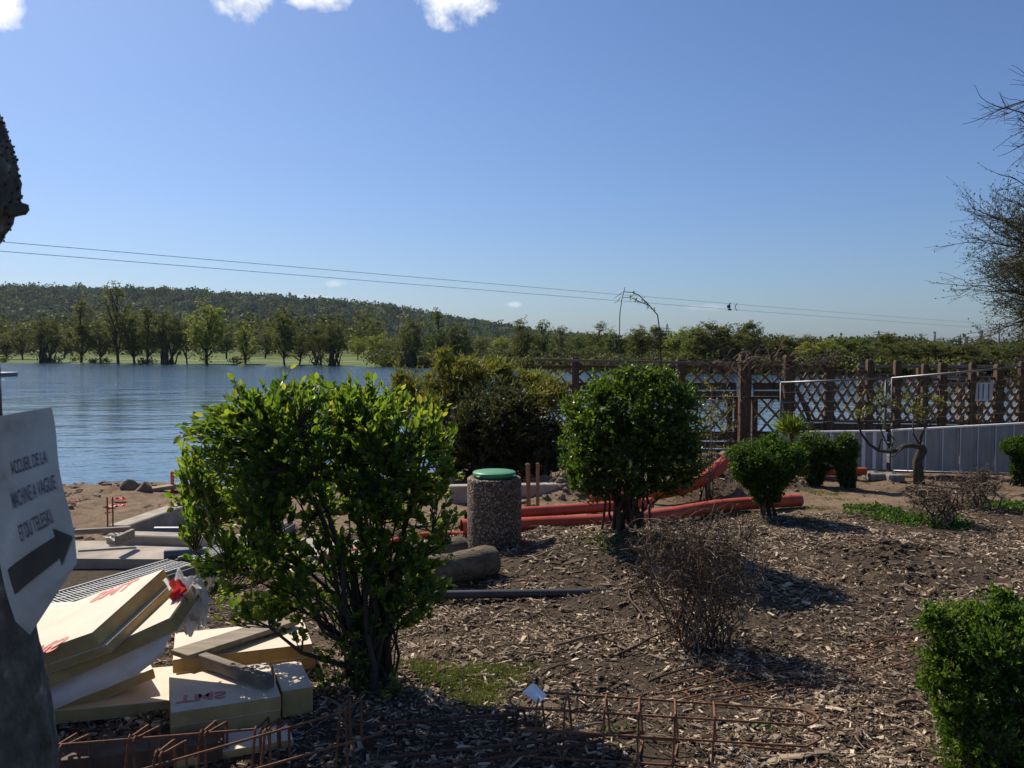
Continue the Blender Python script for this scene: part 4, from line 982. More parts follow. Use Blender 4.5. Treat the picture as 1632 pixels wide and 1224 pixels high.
def foam_board(c0, e1, e2, th, label, prints=(), facing=True, group='yellow insulation boards in the pile'):
    """c0 top corner, e1/e2 edge vectors of the top face, th thickness"""
    c0 = Vector(c0); e1 = Vector(e1); e2 = Vector(e2); n = e1.cross(e2).normalized()
    if n.z < 0: n = -n
    ctr = c0 + e1 / 2 + e2 / 2; t = thing('insulation_board', label, 'insulation board', ctr, group)
    a = e1.normalized(); b = n.cross(a); M = np.array([a, b, n]).T
    MB().bbox(ctr - n * (th / 2), (e1.length, e2.length, th - .006), M, .004).build('foam_core', 'foam_core', t)
    if facing:
        f1 = MB().bbox(ctr - n * .0015, (e1.length - .004, e2.length - .004, .003), M, .0005).build('top_facing', 'board_facing', t)
        MB().bbox(ctr - n * (th - .0015), (e1.length - .004, e2.length - .004, .003), M, .0005).build('bottom_facing', 'board_facing', t)
        u1 = e1.normalized(); u2 = e2.normalized()
        for (txt, s, q, size, rot) in prints:
            cr, sr = math.cos(rot), math.sin(rot)
            text_mesh(txt, size, lambda x, y: c0 + u1 * (s + cr * x - sr * y) + u2 * (q + sr * x + cr * y) + n * .0022, 'red_print', 'red_print', f1, bold=.004)
    return t
c1 = at(265, 905, 4.76); c0 = at(147, 1008, 4.165); Lp = at(75, 975, 5.0)
eL = (Lp - c1).normalized(); eW = (c0 - c1); eW = eW - eL * eW.dot(eL); nA = eL.cross(eW).normalized()
if nA.z < 0: nA = -nA
wA = eW.length; eWn = eW.normalized()
# e1 along the length (from right end to left), e2 across (towards the far side)
foam_board(c0, eL * 1.2, -eW, .084, 'top foam board of the tilted stack with red lettering', prints=(('TMS', .52, .06, .18, math.pi), ('TMS', .16, .50, .16, 0)))
TH = .085
foam_board(c0 - nA * TH + eL * .0 - eL * .035, eL * 1.25, -eW, .045, 'thin foam board sandwiched under the top board of the tilted stack')
P3 = c0 - nA * (TH + .047)
n0 = ray_plane(270, 985, P3, nA); n1 = ray_plane(65, 1078, P3, nA)
e3 = (n1 - n0).normalized(); w3 = nA.cross(e3).normalized()
if w3.y < 0: w3 = -w3
foam_board(n0, e3 * 1.2, w3 * .58, .08, 'wide foam board at the bottom of the tilted stack reaching the plastic wrap')
# white film hanging under the tilted stack
P4 = P3 - nA * .083
top = [ray_plane(u, v, P4, nA) for (u, v) in ((276, 1008), (235, 1024), (180, 1046), (120, 1072), (60, 1098), (0, 1124))]
bot = [at(u, v, q.y - .05) for (u, v), q in zip(((262, 1042), (215, 1078), (170, 1096), (120, 1116), (70, 1138), (0, 1160)), top)]
rows = []
for f in np.linspace(0, 1, 7):
    row = []
    for i in range(31):
        s = i / 30 * 5; k = min(int(s), 4); g = s - k
        a_ = top[k].lerp(top[k + 1], g); b_ = bot[k].lerp(bot[k + 1], g); q = a_.lerp(b_, f)
        q.y -= .035 * math.sin(f * 3.1) + .006 * math.sin(s * 5 + f * 4); row.append(tuple(q))
    rows.append(row)
tag(MB().grid(np.array(rows)).build('plastic_film', 'white_film', origin=tuple(top[0]), smooth=True), 'white plastic film hanging below the tilted board stack', 'plastic film')
# crumpled wrap at the stack end
q = ray_plane(296, 940, P3, nA)
t = thing('plastic_wrap', 'crumpled clear plastic wrap with red print at the end of the tilted stack', 'plastic wrap', q)
for k, (du, dv, r, sd) in enumerate(((2, -12, (.10, .08, .06), 21), (8, 28, (.095, .06, .085), 22), (16, 8, (.075, .07, .095), 23), (2, 52, (.07, .05, .08), 24), (14, 44, (.06, .05, .06), 25))):
    c = at(296 + du, 940 + dv, q.y + .02 * k); scrap(c - Vector((0, 0, r[2] * .9)), r, sd, 'wrap', 'white_film', parent=t, n=20)
c = at(286, 942, q.y - .10)
rd = np.array([[tuple(c + Vector((.036 * s + .014 * math.sin(5 * w_), -.02 * math.cos(6 * s), .055 * w_ + .014 * math.sin(7 * s)))) for s in np.linspace(-1, .8 - .3 * w_, 9)] for w_ in np.linspace(-1, 1, 9)])
MB().grid(rd).build('red_corner', 'red_film', t, smooth=True)
# the other boards
zB = .205
b0 = G(498, 1026, zB); bl = G(275, 1052, zB); bf = G(500, 994, zB)
e1 = bl - b0; e2 = (bf - b0); e2 = e2 - e1.normalized() * e2.dot(e1.normalized()); e2 = e2.normalized() * .5
foam_board(b0, e1, e2, .08, 'foam board under the grey plank right of the tilted stack', prints=(('TMS', .42, .30, .14, math.pi),))
foam_board(b0 + Vector((.015, .01, -.082)), e1, e2, .08, 'foam board directly beneath the one carrying the grey plank')
c0_ = G(448, 1109, .18); cl = G(272, 1136, .18); e1 = cl - c0_; nn = Vector((0, 0, 1)).cross(e1).normalized(); nn = nn if nn.y > 0 else -nn
foam_board(c0_, e1, nn * .52, .075, 'short foam board with smudged red stamp below the dark beam', prints=(('TMS', .5, .2, .13, math.pi + .1),))
foam_board(c0_ + Vector((-.004, .006, -.077)), e1, nn * .53, .075, 'short foam board directly beneath the one with the smudged stamp')
e0 = c0_ - e1.normalized() * .012 + nn * .10
foam_board(e0 - e1.normalized() * .17 + Vector((0, 0, -.015)), e1.normalized() * .165, nn * .42, .15, 'thick foam offcut standing right of the smudged board')
f0 = G(468, 1178, .05); foam_board(f0, e1.normalized() * .55, nn * .2, .045, 'thin foam offcut lying in front at the corner of the pile')
# boards in the shade beneath the tilted stack
plank((-1.42, 4.12, .06), (-2.45, 3.86, .05), .16, .09, 'dark brown timber lying along the front of the pile behind the rebar', 'brown_timber')
foam_board((-1.80, 4.62, .075), (-1.1, -.30, .01), (-.1, .5, .01), .07, 'shaded foam board lying flat under the tilted stack')
foam_board((-2.02, 4.74, .20), (-.60, -.40, -.16), (-.25, .36, .02), .06, 'shaded foam board leaning under the film of the tilted stack')
foam_board((-2.40, 4.95, .40), (-1.1, .2, -.10), (.02, .45, .0), .12, 'thick shaded foam block carrying the tilted stack')
foam_board((-2.36, 4.98, .245), (-1.1, .2, -.04), (.02, .45, .0), .12, 'shaded foam block beneath the thick one under the tilted stack')
# unseen bundle of boards, added past the left edge to shade the pile's front
bu = thing('shade_bundle', 'unseen tall bundle of foam boards added at left to shade the pile', 'added shade blocker', (-3.4, 4.35, 0))
for k in range(15):
    MB().bbox((-3.45 - .02 * (k % 3), 4.36 + .015 * (k % 2), .06 + .115 * k), (1.2, .5, .11), b=.005).build('board', 'foam_core', bu)
plank(G(463, 988, .235), G(286, 1044, .25), .17, .03, 'grey plank lying slanted across the right foam boards', 'grey_plank')
plank(at(322, 1050, 4.82), at(431, 1088, 4.46), .055, .065, 'dark wooden beam resting on the smudged foam board', 'grey_timber', name='timber_beam', cat='beam')

# ------------------------------------------------------------------ rebar
def rebar_line(pts, r=.006, n=6):
    """bar with ribs"""
    P = np.array([tuple(p) for p in pts], float); seg = np.linalg.norm(np.diff(P, axis=0), axis=1); cs = np.concatenate([[0], np.cumsum(seg)]); L = cs[-1]
    k = max(4, min(int(L / .012), 120)); s = np.linspace(0, L, k); Q = np.stack([np.interp(s, cs, P[:, i]) for i in range(3)], -1)
    rr = r * (1 + .13 * (np.arange(k) % 2)); return Q, rr
def add_bar(pts, name, parent, r=.006, mat='rust', ribs=True):
    if ribs: Q, rr = rebar_line(pts, r)
    else: Q, rr = np.array([tuple(p) for p in pts]), r
    return MB().tube(Q, rr, 6).build(name, mat, parent)
def arc_pts(a, b, bulge, n=7):
    a = Vector(a); b = Vector(b); return [a.lerp(b, i / (n - 1)) + Vector(bulge) * math.sin(math.pi * i / (n - 1)) for i in range(n)]
# cage on the right, rounded hoop ends
zT, zBt = .235, .03
fl, fr_ = at(812, 1140, 4.12), at(1300, 1160, 3.98)
cage = thing('rebar_cage', 'long rusty rebar cage lying on the mulch with rounded ends', 'rebar cage', (fl.lerp(fr_, .5).x, 4.2, 0), 'rebar cages')
def lvl(u, v, z): return G(u, v, z)
tb = [G(832, 1101, zT), G(1282, 1132, zT)]; tf = [G(824, 1128, zT), G(1288, 1156, zT)]
bb_ = [G(840, 1160, zBt), G(1286, 1198, zBt)]; bf_ = [G(822, 1205, zBt), G(1280, 1232, zBt)]
add_bar([tf[0]] + arc_pts(tf[0], tb[0], (-.05, 0, 0))[1:-1] + [tb[0], tb[1]] + arc_pts(tb[1], tf[1], (.06, 0, 0))[1:-1] + [tf[1], tf[0]], 'long_bar', cage, .0055)
add_bar([bf_[0]] + arc_pts(bf_[0], bb_[0], (-.05, 0, 0))[1:-1] + [bb_[0], bb_[1]] + arc_pts(bb_[1], bf_[1], (.06, 0, 0))[1:-1] + [bf_[1], bf_[0]], 'long_bar', cage, .0055)
mid = [tf[0].lerp(bf_[0], .45), tf[1].lerp(bf_[1], .45)]
add_bar([mid[0]] + [mid[1]] + arc_pts(mid[1], tf[1].lerp(bf_[1], .1), (.08, .02, 0))[1:], 'long_bar', cage, .0055)
for f in (.07, .17, .31, .43, .555, .69):
    a_, b_, c_, d_ = tf[0].lerp(tf[1], f), tb[0].lerp(tb[1], f), bb_[0].lerp(bb_[1], f), bf_[0].lerp(bf_[1], f)
    a_ = a_ + Vector((0, 0, .012)); b_ = b_ + Vector((0, 0, .012)); c_ = c_ - Vector((0, 0, .012)); d_ = d_ - Vector((0, 0, .012))
    k = .012
    add_bar([a_, b_, c_, d_, a_], 'stirrup', cage, .005)
# cage on the left in front of the boards
cg = thing('rebar_cage', 'bent rusty rebar cage with paired stirrups in front of the foam boards', 'rebar cage', (-1.5, 3.75, 0), 'rebar cages')
A1, B1 = at(84, 1188, 3.75), at(408, 1162, 4.0); A2, B2 = at(180, 1240, 3.55), at(556, 1132, 3.95); A3, B3 = at(330, 1248, 3.5), at(610, 1168, 3.9); A4, B4 = at(60, 1290, 3.75), at(545, 1232, 3.95)
for a_, b_ in ((A1, B1), (A2, B2), (A3, B3), (A4, B4)): add_bar([a_, b_], 'long_bar', cg, .0055)
for (u, v, d, h, sp_) in ((88, 1186, 3.74, .26, 9), (207, 1172, 3.82, .25, 8), (321, 1164, 3.92, .26, 7), (249, 1197, 3.62, .2, 8), (408, 1158, 3.97, .25, 8), (423, 1162, 3.9, .24, 8), (543, 1126, 3.95, .28, 9)):
    for k in (0, 1):
        p_ = at(u + sp_ * k, v + 2 * k, d); dx = .03 * k - .01
        # a hairpin stirrup: up, rounded head, down on the far side
        add_bar([p_ + Vector((-.01 + dx, -.03, -h)), p_ + Vector((0, -.015, -.012)), p_ + Vector((0, 0, 0)), p_ + Vector((.004, .016, -.012)), p_ + Vector((.02 + dx, .17, -.03)), p_ + Vector((.02 + dx, .18, -h * .9))], 'stirrup', cg, .0062)
tag(MB().tube([at(430, 1204, 3.9), at(560, 1120, 4.05)], .0015, 4).build('tie_wire', 'galvanised', origin=tuple(at(430, 1204, 3.9))), 'thin pale tie wire above the left rebar cage', 'wire')
# long bars on the ground between the two cages
def gz(p, h=.02): return Vector((p.x, p.y, float(hgt(p.x, p.y)) + h))
bd_ = thing('steel_bars', 'dark rusty bars leaning between the two rebar cages', 'steel bars', gz(G(700, 1160)), 'loose rusty bars')
for (a_, b_) in (((560, 1156, .10), (828, 1138, .12)), ((590, 1210, .06), (1010, 1166, .14)), ((640, 1232, .05), (960, 1180, .10))): add_bar([G(*a_), G(*b_)], 'bar', bd_, .008, 'dark_rust')
for (u, v) in ((720, 1146), (808, 1134), (826, 1130)):
    p_ = G(u, v, .13); add_bar([p_ + Vector((-.02, 0, -.13)), p_, p_ + Vector((.03, .02, -.02)), p_ + Vector((.05, .05, -.15))], 'stirrup', bd_, .007, 'dark_rust')
ms = thing('rebar_mesh', 'flat rusty rebar mesh lying on the mulch left of the box hedge', 'rebar mesh', gz(G(1280, 1070)))
for (a_, b_) in (((1060, 1112), (1480, 1012)), ((1090, 1122), (1500, 1026)), ((1050, 1100), (1440, 1016)), ((1150, 1124), (1500, 1046)), ((1350, 1030), (1442, 1064)), ((1270, 1046), (1366, 1084)), ((1150, 1086), (1212, 1120)), ((1085, 1105), (1128, 1138)), ((1400, 1018), (1470, 1038))):
    pa, pb = G(*a_), G(*b_); add_bar([gz(pa.lerp(pb, f), .018 + .01 * math.sin(9 * f)) for f in np.linspace(0, 1, 12)], 'bar', ms, .0045)
# folded white paper in the cage
simple('paper_white', [(.3, (.78, .77, .74)), (.7, (.86, .85, .82))], 3, .6, .2, .01)
q0 = G(846, 1124, .02); pt = at(850, 1088, 4.35)
pl_, pr_, pb_ = at(832, 1103, 4.30), at(872, 1108, 4.28), at(858, 1122, 4.16)
tag(MB().add([tuple(pt), tuple(pl_), tuple(pb_), tuple(pr_), tuple(pt.lerp(pb_, .5) + Vector((-.004, -.02, .012)))], [[0, 1, 4], [1, 2, 4], [2, 3, 4], [3, 0, 4]]).build('folded_paper', 'paper_white', origin=tuple(q0)), 'folded white paper caught in the right rebar cage', 'paper')

# ------------------------------------------------------------------ shrubs
def shrub(name, label, base, ells, n_stem, n_twig, per, leaf, wl_, mat, shape=LEAF5, shell=.5, rough=.16, spread=.06, r0=.02, twr=.003, up=.4, droop=.08, t0=.3, bmat='shrub_wood', nup=.8, cat='shrub', group=None, jit=.008, dspread=.9, young=.0):
    t = thing(name, label, cat, base, group); wood = MB(); lv = MB()
    st = make_stems(base, ells, n_stem, spread, r0, wood)
    tg, _ = crown_targets(ells, n_twig, shell, rough)
    tg[:, 2] = np.maximum(tg[:, 2], base[2] + .03)
    tw = twigs_to(tg, st, wood, twr, droop)
    wood.build('stems', bmat, t)
    if per:
        P, D, T = leaves_on(tw, per, t0, dspread, up, jit); n = len(P)
        rn = np.clip(rng.random(n) * (.75) + young * sstep(.8, 1, T) * rng.random(n), 0, 1)
        add_leaves(lv, P, D, leafnormals(D, nup), leaf * rng.uniform(.65, 1.25, n), leaf * wl_ * rng.uniform(.7, 1.2, n), shape, rn)
        lv.build('foliage', mat, t, kind='stuff')
    return t
# big left shrub: 300 largest leaves are parts
lb = G(588, 1098); lb = gz(lb, -.02)
t = thing('privet_shrub', 'large backlit green shrub with open stems at centre left', 'shrub', lb)
DLB = lb.y
def pc_(u, v, d=0.0): return np.array(tuple(at(u, v, DLB + d)))
ells = [(pc_(455, 668), (.36, .4, .22)), (pc_(600, 676), (.34, .4, .22)), (pc_(345, 700), (.20, .3, .2)), (pc_(400, 722), (.40, .42, .36)), (pc_(520, 690), (.42, .45, .34)), (pc_(630, 722), (.36, .42, .34)), (pc_(372, 830), (.32, .40, .34)), (pc_(645, 830), (.32, .36, .38)), (pc_(510, 830), (.46, .48, .40)),
        (pc_(560, 940), (.48, .40, .26)), (pc_(400, 920), (.30, .34, .26)), (pc_(640, 915), (.26, .3, .26)), (pc_(660, 950), (.20, .26, .18)), (pc_(480, 970), (.26, .28, .16)), (pc_(380, 970), (.18, .24, .12)), (pc_(600, 985), (.2, .2, .12))]
wood = MB()
st1 = np.concatenate([make_stems(lb, ells, 16, .07, .024, wood, wig=.05), make_stems(lb, ells, 46, .06, .010, wood, wig=.06, segs=9)])
for (du, dv) in ((-64, -40), (-95, -62), (40, -60)):   # low crooked side branches
    pass
P = np.array([tuple(lb + Vector((0, 0, .05))), tuple(at(520, 1052, DLB - .05)), tuple(at(480, 1040, DLB - .15)), tuple(at(430, 1000, DLB - .25)), tuple(at(400, 985, DLB - .3))]); wood.tube(P, [.022, .016, .012, .008, .004], 6, cap=False); st1 = np.concatenate([st1, P[2:]])
for k in range(3):
    P = bez(np.array(lb) + np.array([.02 * k, .0, 0]), np.array(lb) + np.array([-.03 + .05 * k, 0, .25]), np.array(tuple(at(560 + 40 * k, 900, DLB))), 8); wood.tube(P, np.linspace(.045, .022, 8), 8, cap=False); st1 = np.concatenate([st1, P[4:]])
tg, _ = crown_targets(ells, 2600, .62, .15)
top_extra = [np.array(tuple(at(u, v, DLB + rng.uniform(-.2, .2)))) for (u, v) in ((463, 588), (470, 608), (555, 612), (500, 606), (420, 618), (440, 622), (580, 628), (640, 646), (330, 652), (310, 668), (292, 705), (286, 760), (715, 705), (718, 735), (690, 655))]
tg = np.concatenate([tg, np.array(top_extra)])
probs = np.clip(1.1 - .62 * np.clip((pc_(500, 760)[2] - tg[:, 2]) / .6, 0, 1), 0, 1); tg = tg[(rng.random(len(tg)) < probs) | (np.arange(len(tg)) >= 2600)]
tw = twigs_to(tg, st1, wood, .0042, .06, sides=4)
wood.build('stems', 'shrub_wood', t)
P, D, T = leaves_on(tw, 9, .5, .85, .5, .006); n = len(P)
Nn = leafnormals(D, .5); Ls = .053 * rng.uniform(.55, 1.25, n); Ws = Ls * rng.uniform(.54, .70, n); rn = np.clip(.68 * rng.random(n) + .5 * sstep(.85, 1, T) * rng.random(n), 0, 1)
# the ones that show largest: near side, outer
score = -P[:, 1] * 1.0 + Ls * 12 + rng.random(n) * .25
big = np.argsort(-score)[:300]; rest = np.setdiff1d(np.arange(n), big)
lv = MB(); add_leaves(lv, P[rest], D[rest], Nn[rest], Ls[rest], Ws[rest], LEAF8, rn[rest]); lv.build('foliage', 'privet_leaf', t, kind='stuff')
variants = []
for k in range(6):
    one = MB(); add_leaves(one, np.zeros((1, 3)), np.array([[0, 1., 0]]), np.array([[0, 0, 1.]]), 1.0, .58, LEAF8, np.array([k / 6 + .05])); me = one.mesh('leaf'); me.materials.append(MATS['privet_leaf']); variants.append(me)
for i in big:
    o = bpy.data.objects.new('leaf', variants[min(5, int(rn[i] * 6))]); COL.objects.link(o); o.parent = t
    d_ = Vector(D[i]).normalized(); s_ = d_.cross(Vector(Nn[i])).normalized(); u_ = s_.cross(d_)
    M = Matrix((s_, d_, u_)).transposed().to_4x4(); M.translation = Vector(P[i]) - Vector(lb)
    o.matrix_local = M @ Matrix.Scale(float(Ls[i]), 4)
# sprouts at its foot
sp_ = gz(G(545, 1120), 0)
shrub('basal_sprouts', 'fresh green sprouts at the foot of the large left shrub', sp_, [((sp_.x, sp_.y, .22), (.18, .14, .22)), ((sp_.x + .25, sp_.y, .12), (.14, .12, .12))], 12, 46, 7, .04, .6, 'privet_leaf', r0=.005, cat='sprout')

# right round green shrub
DR = 7.95; rbx = at(998, 842, DR); rbx = gz(rbx, -.02)
def pr(u, v, d=0.): return np.array(tuple(at(u, v, DR + d)))
shrub('round_shrub', 'rounded glossy green shrub in front of the red pipes', rbx, [(pr(1000, 660), (.60, .58, .44)), (pr(1060, 660), (.38, .45, .40)), (pr(952, 690), (.36, .45, .42)), (pr(1000, 735), (.62, .58, .36)), (pr(1075, 725), (.34, .4, .42)), (pr(938, 750), (.28, .35, .28)), (pr(1018, 620), (.46, .4, .24))],
      26, 2600, 10, .05, .58, 'green_leaf', shell=.5, rough=.12, r0=.02, spread=.10, young=.35)
# dark shrub behind the bin
DD = 12.6; db = gz(at(800, 752, DD), -.02)
def pd(u, v, d=0.): return np.array(tuple(at(u, v, DD + d)))
shrub('dark_shrub', 'dark purplish shrub in deep shade behind the bin', db, [(pd(760, 690), (.62, .7, .5)), (pd(830, 690), (.62, .7, .55)), (pd(790, 645), (.7, .7, .34)), (pd(865, 700), (.4, .6, .5)), (pd(720, 715), (.4, .6, .38)), (pd(800, 735), (.95, .6, .26)), (pd(800, 690), (.95, .5, .5)), (pd(760, 740), (.6, .5, .2)), (pd(865, 735), (.45, .5, .24))],
      26, 4200, 12, .055, .5, 'dark_leaf', LEAF4, shell=.35, r0=.02, spread=.3)
shrub('bamboo_clump', 'feathery yellow green bamboo clump above the dark shrub', gz(at(790, 700, 13.3), -.1), [(pd(660, 632, .7), (.42, .4, .42)), (pd(730, 610, .7), (.55, .5, .40)), (pd(720, 640, .8), (.6, .5, .40)), (pd(830, 615, .8), (.55, .5, .34)), (pd(875, 630, .8), (.45, .5, .36)), (pd(640, 610, .6), (.2, .3, .28)), (pd(705, 575, .7), (.20, .2, .24)), (pd(760, 590, .6), (.5, .4, .22)), (pd(850, 640, .3), (.5, .3, .2)), (pd(680, 650, .3), (.42, .3, .25)), (pd(805, 590, .8), (.25, .2, .18))],
      70, 2900, 11, .085, .2, 'yellow_leaf', LEAF4, shell=.25, rough=.25, r0=.010, spread=.5, t0=.2, up=.5, nup=.4, cat='bamboo')
# clipped bushes
def clipped(u, vb, d, cu, cv, rx, rz, label, dens=1.0, extra=()):
    b = gz(at(u, vb, d), -.02); k = d / F_PX
    E = [(np.array(tuple(at(cu, cv, d))), (rx * k, rx * k * .95, rz * k))] + [(np.array(tuple(at(a, c_, d))), (r1 * k, r1 * k, r2 * k)) for a, c_, r1, r2 in extra]
    return shrub('clipped_bush', label, b, E, 16, int(1900 * dens), 12, .034, .55, 'clipped_leaf', LEAF4, shell=.6, rough=.07, spread=.07, r0=.014, twr=.0025, up=.5, cat='bush', group='clipped bushes by the site fence', young=.3, jit=.012)
clipped(1226, 826, 10.0, 1222, 730, 60, 36, 'largest round clipped bush at the end of the long red pipe', 1.3, ((1195, 745, 34, 34), (1250, 740, 36, 34), (1222, 775, 32, 30)))
clipped(1298, 777, 12.4, 1298, 712, 34, 26, 'middle clipped bush behind the largest one', .7, ((1285, 735, 26, 28), (1310, 730, 20, 28), (1300, 757, 17, 22)))
clipped(1350, 776, 12.2, 1348, 714, 22, 24, 'small tapered clipped bush beside the pale fence panel', .55, ((1346, 740, 18, 24), (1350, 762, 14, 16)))
clipped(1622, 772, 12.4, 1626, 712, 30, 17, 'flat topped topiary bush at the right edge by the fence', .6, ((1626, 745, 15, 28),))
# spiky tuft behind the clipped bushes
tf_ = at(1262, 690, 13.6); tm = thing('spiky_tuft', 'spiky green tuft growing behind the clipped bushes', 'plant', gz(tf_, 0))
lv = MB(); n = 420; c_ = np.array(tuple(tf_)); dd = randdir(n); dd[:, 2] = np.abs(dd[:, 2]) * .9 + .15
add_leaves(lv, c_ + rng.normal(0, .05, (n, 3)) + dd * .06, nrm(dd), randdir(n) + np.array([0, 0, .6]), rng.uniform(.14, .3, n), rng.uniform(.015, .028, n), LEAF4); lv.build('blades', 'green_leaf', tm, kind='stuff')
MB().tube([gz(tf_, -.05), tf_], [.05, .04], 8).build('stem', 'bark', tm)
# box hedge bottom right
DH = 4.0; hb = gz(at(1570, 1232, DH), -.02)
def ph_(u, v, d=0.): return np.array(tuple(at(u, v, DH + d)))
shrub('box_hedge', 'bright green clipped box hedge in the bottom right corner', hb, [(ph_(1535, 1010), (.18, .26, .14)), (ph_(1585, 1000), (.22, .28, .15)), (ph_(1640, 1030), (.25, .3, .18)), (ph_(1530, 1080), (.18, .26, .18)), (ph_(1600, 1110), (.3, .3, .26)), (ph_(1560, 1180), (.20, .28, .22)), (ph_(1640, 1190), (.26, .28, .24)), (ph_(1545, 975), (.08, .1, .06)), (ph_(1490, 975), (.06, .08, .05)), (ph_(1600, 958), (.05, .06, .06)), (ph_(1480, 1060), (.05, .08, .08))],
      30, 3600, 12, .024, .6, 'box_leaf', LEAF5, shell=.55, rough=.22, spread=.1, r0=.012, twr=.0018, up=.5, cat='hedge', young=.45, jit=.006)
# dead twig bush
DT = 5.7; tb_ = gz(at(1115, 1042, DT), -.02)
def pt_(u, v, d=0.): return np.array(tuple(at(u, v, DT + d)))
t = thing('dead_bush', 'bare tangled dead bush on the mulch right of centre', 'bush', tb_); wood = MB()
ells = [(pt_(1095, 885), (.38, .38, .30)), (pt_(1135, 895), (.36, .38, .32)), (pt_(1105, 960), (.36, .32, .28)), (pt_(1045, 860), (.24, .3, .22)), (pt_(1165, 850), (.22, .26, .18)), (pt_(1170, 940), (.24, .26, .22)), (pt_(1030, 920), (.16, .2, .2))]
st = make_stems(tb_, ells, 60, .10, .0075, wood, wig=.10, segs=9)
for rep, (n_, rr) in enumerate(((900, .0038), (1200, .0026))):
    tg, _ = crown_targets(ells, n_, .35, .3)
    tw = twigs_to(tg, st, wood, rr, -.25 if rep else .2, n=7); st = np.concatenate([st] + tw[::3])
for k in range(500):   # tangled loops
    a_, b_ = tg[rng.integers(len(tg))], tg[rng.integers(len(tg))]
    if np.linalg.norm(a_ - b_) < .5: wood.tube(bez(a_, (a_ + b_) / 2 + rng.normal(0, .12, 3) + np.array([0, 0, .08]), b_, 7), .0022, 3, cap=False)
wood.build('twigs', 'dry_twig', t, kind='stuff')
lv = MB(); P, D, T = leaves_on([tw[i] for i in range(0, len(tw), 6)], 2, .5); add_leaves(lv, P, D, randdir(len(P)), .018, .012, LEAF4); lv.build('buds', 'sparse_leaf', t, kind='stuff')
# brushwood beside the fence
def dead_heap(u, v, d, E, label, nst, ntw, grp='bare shrubs near the site fence'):
    b = gz(at(u, v, d), -.02); t = thing('bare_shrub', label, 'shrub', b, grp); wood = MB(); k = d / F_PX
    ells = [(np.array(tuple(at(a, c_, d))), (r1 * k, r1 * k, r2 * k)) for a, c_, r1, r2 in E]
    st = make_stems(b, ells, nst, .12, .014, wood, wig=.1)
    tg, _ = crown_targets(ells, ntw, .3, .3); tw = twigs_to(tg, st, wood, .004, -.2, n=6)
    for k2 in range(ntw // 3):
        a_, b_ = tg[rng.integers(len(tg))], tg[rng.integers(len(tg))]
        if np.linalg.norm(a_ - b_) < .6: wood.tube(bez(a_, (a_ + b_) / 2 + rng.normal(0, .1, 3), b_, 6), .003, 3, cap=False)
    wood.build('twigs', 'dry_twig', t, kind='stuff')
dead_heap(1500, 838, 9.7, ((1490, 790, 48, 26), (1460, 790, 24, 24), (1520, 800, 30, 22)), 'bare brown shrub above the leafy ground cover', 26, 380)
dead_heap(1552, 812, 10.6, ((1550, 770, 40, 24), (1575, 765, 30, 20)), 'farther bare brown shrub against the shaded fence panel', 22, 320)

# gnarled little tree in front of the fence
gb = gz(at(1466, 752, 12.6), -.03); t = thing('gnarled_tree', 'little gnarled tree with bent limb before the site fence', 'tree', gb); wood = MB()
P = [gb, at(1462, 735, 12.6), at(1470, 718, 12.6), at(1466, 708, 12.6)]; MB().tube(P, [.085, .07, .075, .06], 10).build('trunk', 'bark', t, smooth=True)
limb = [np.array(tuple(at(u, v, 12.55))) for u, v in ((1466, 712), (1452, 709), (1440, 711), (1430, 718), (1418, 720), (1400, 718), (1385, 708), (1372, 690), (1368, 675))]
wood.tube(limb, np.linspace(.045, .012, len(limb)), 7); st = [np.array(limb)]
for pts_ in (((1418, 720), (1410, 700), (1402, 680), (1396, 655)), ((1418, 720), (1425, 700), (1410, 682), (1412, 650)), ((1466, 710), (1472, 685), (1490, 670), (1506, 650)), ((1466, 710), (1455, 690), (1456, 660), (1462, 630)), ((1440, 711), (1426, 726), (1416, 730)), ((1400, 718), (1404, 700), (1420, 705)), ((1466, 700), (1478, 670), (1496, 640), (1498, 620))):
    q = np.array([tuple(at(u, v, 12.5 + rng.uniform(-.2, .2))) for u, v in pts_]); q[0] = tuple(at(*pts_[0], 12.55)); wood.tube(q, np.linspace(.016, .005, len(q)), 5); st.append(q)
st = np.concatenate(st); kk = 12.6 / F_PX
ells = [(np.array(tuple(at(u, v, 12.5))), (r_ * kk, r_ * kk, r_ * kk * .8)) for u, v, r_ in ((1402, 630, 26), (1410, 660, 30), (1380, 650, 22), (1462, 640, 26), (1500, 640, 24), (1470, 665, 20), (1365, 655, 18), (1430, 640, 24))]
tg, _ = crown_targets(ells, 110, .3, .3); tw = twigs_to(tg, st, wood, .004, .05); wood.build('limbs', 'bark', t)
lv = MB(); P, D, T = leaves_on(tw, 7, .45); add_leaves(lv, P, D, leafnormals(D), rng.uniform(.03, .06, len(P)), rng.uniform(.02, .035, len(P)), LEAF4); lv.build('foliage', 'sparse_leaf', t, kind='stuff')

# twiggy tree at the right edge
def grow(wood, tips, p, d, L, r, depth, rs, droop=0.0):
    n = 6; P = [p.copy()]; q = p.copy(); dd = d.copy()
    for i in range(n):
        dd = dd + rs.normal(0, .10, 3) + np.array([0, 0, .02 - droop]); dd /= np.linalg.norm(dd); q = q + dd * L / n; P.append(q.copy())
    wood.tube(P, np.linspace(r, r * .55, n + 1), 6 if depth > 2 else (4 if depth > 0 else 3), cap=False)
    if depth == 0:
        tips.append(np.array(P)); return
    for k in range(rs.integers(3, 6) if depth < 3 else 5):
        f = rs.uniform(.3, 1); i = int(f * n); ax = rs.normal(0, 1, 3); ax -= ax.dot(dd) * dd; ax /= np.linalg.norm(ax)
        grow(wood, tips, P[i], nrm(dd * .75 + ax * rs.uniform(.45, .85)), L * rs.uniform(.5, .72), r * .5, depth - 1, rs, droop)
    grow(wood, tips, P[-1], dd, L * .7, r * .55, depth - 1, rs, droop)
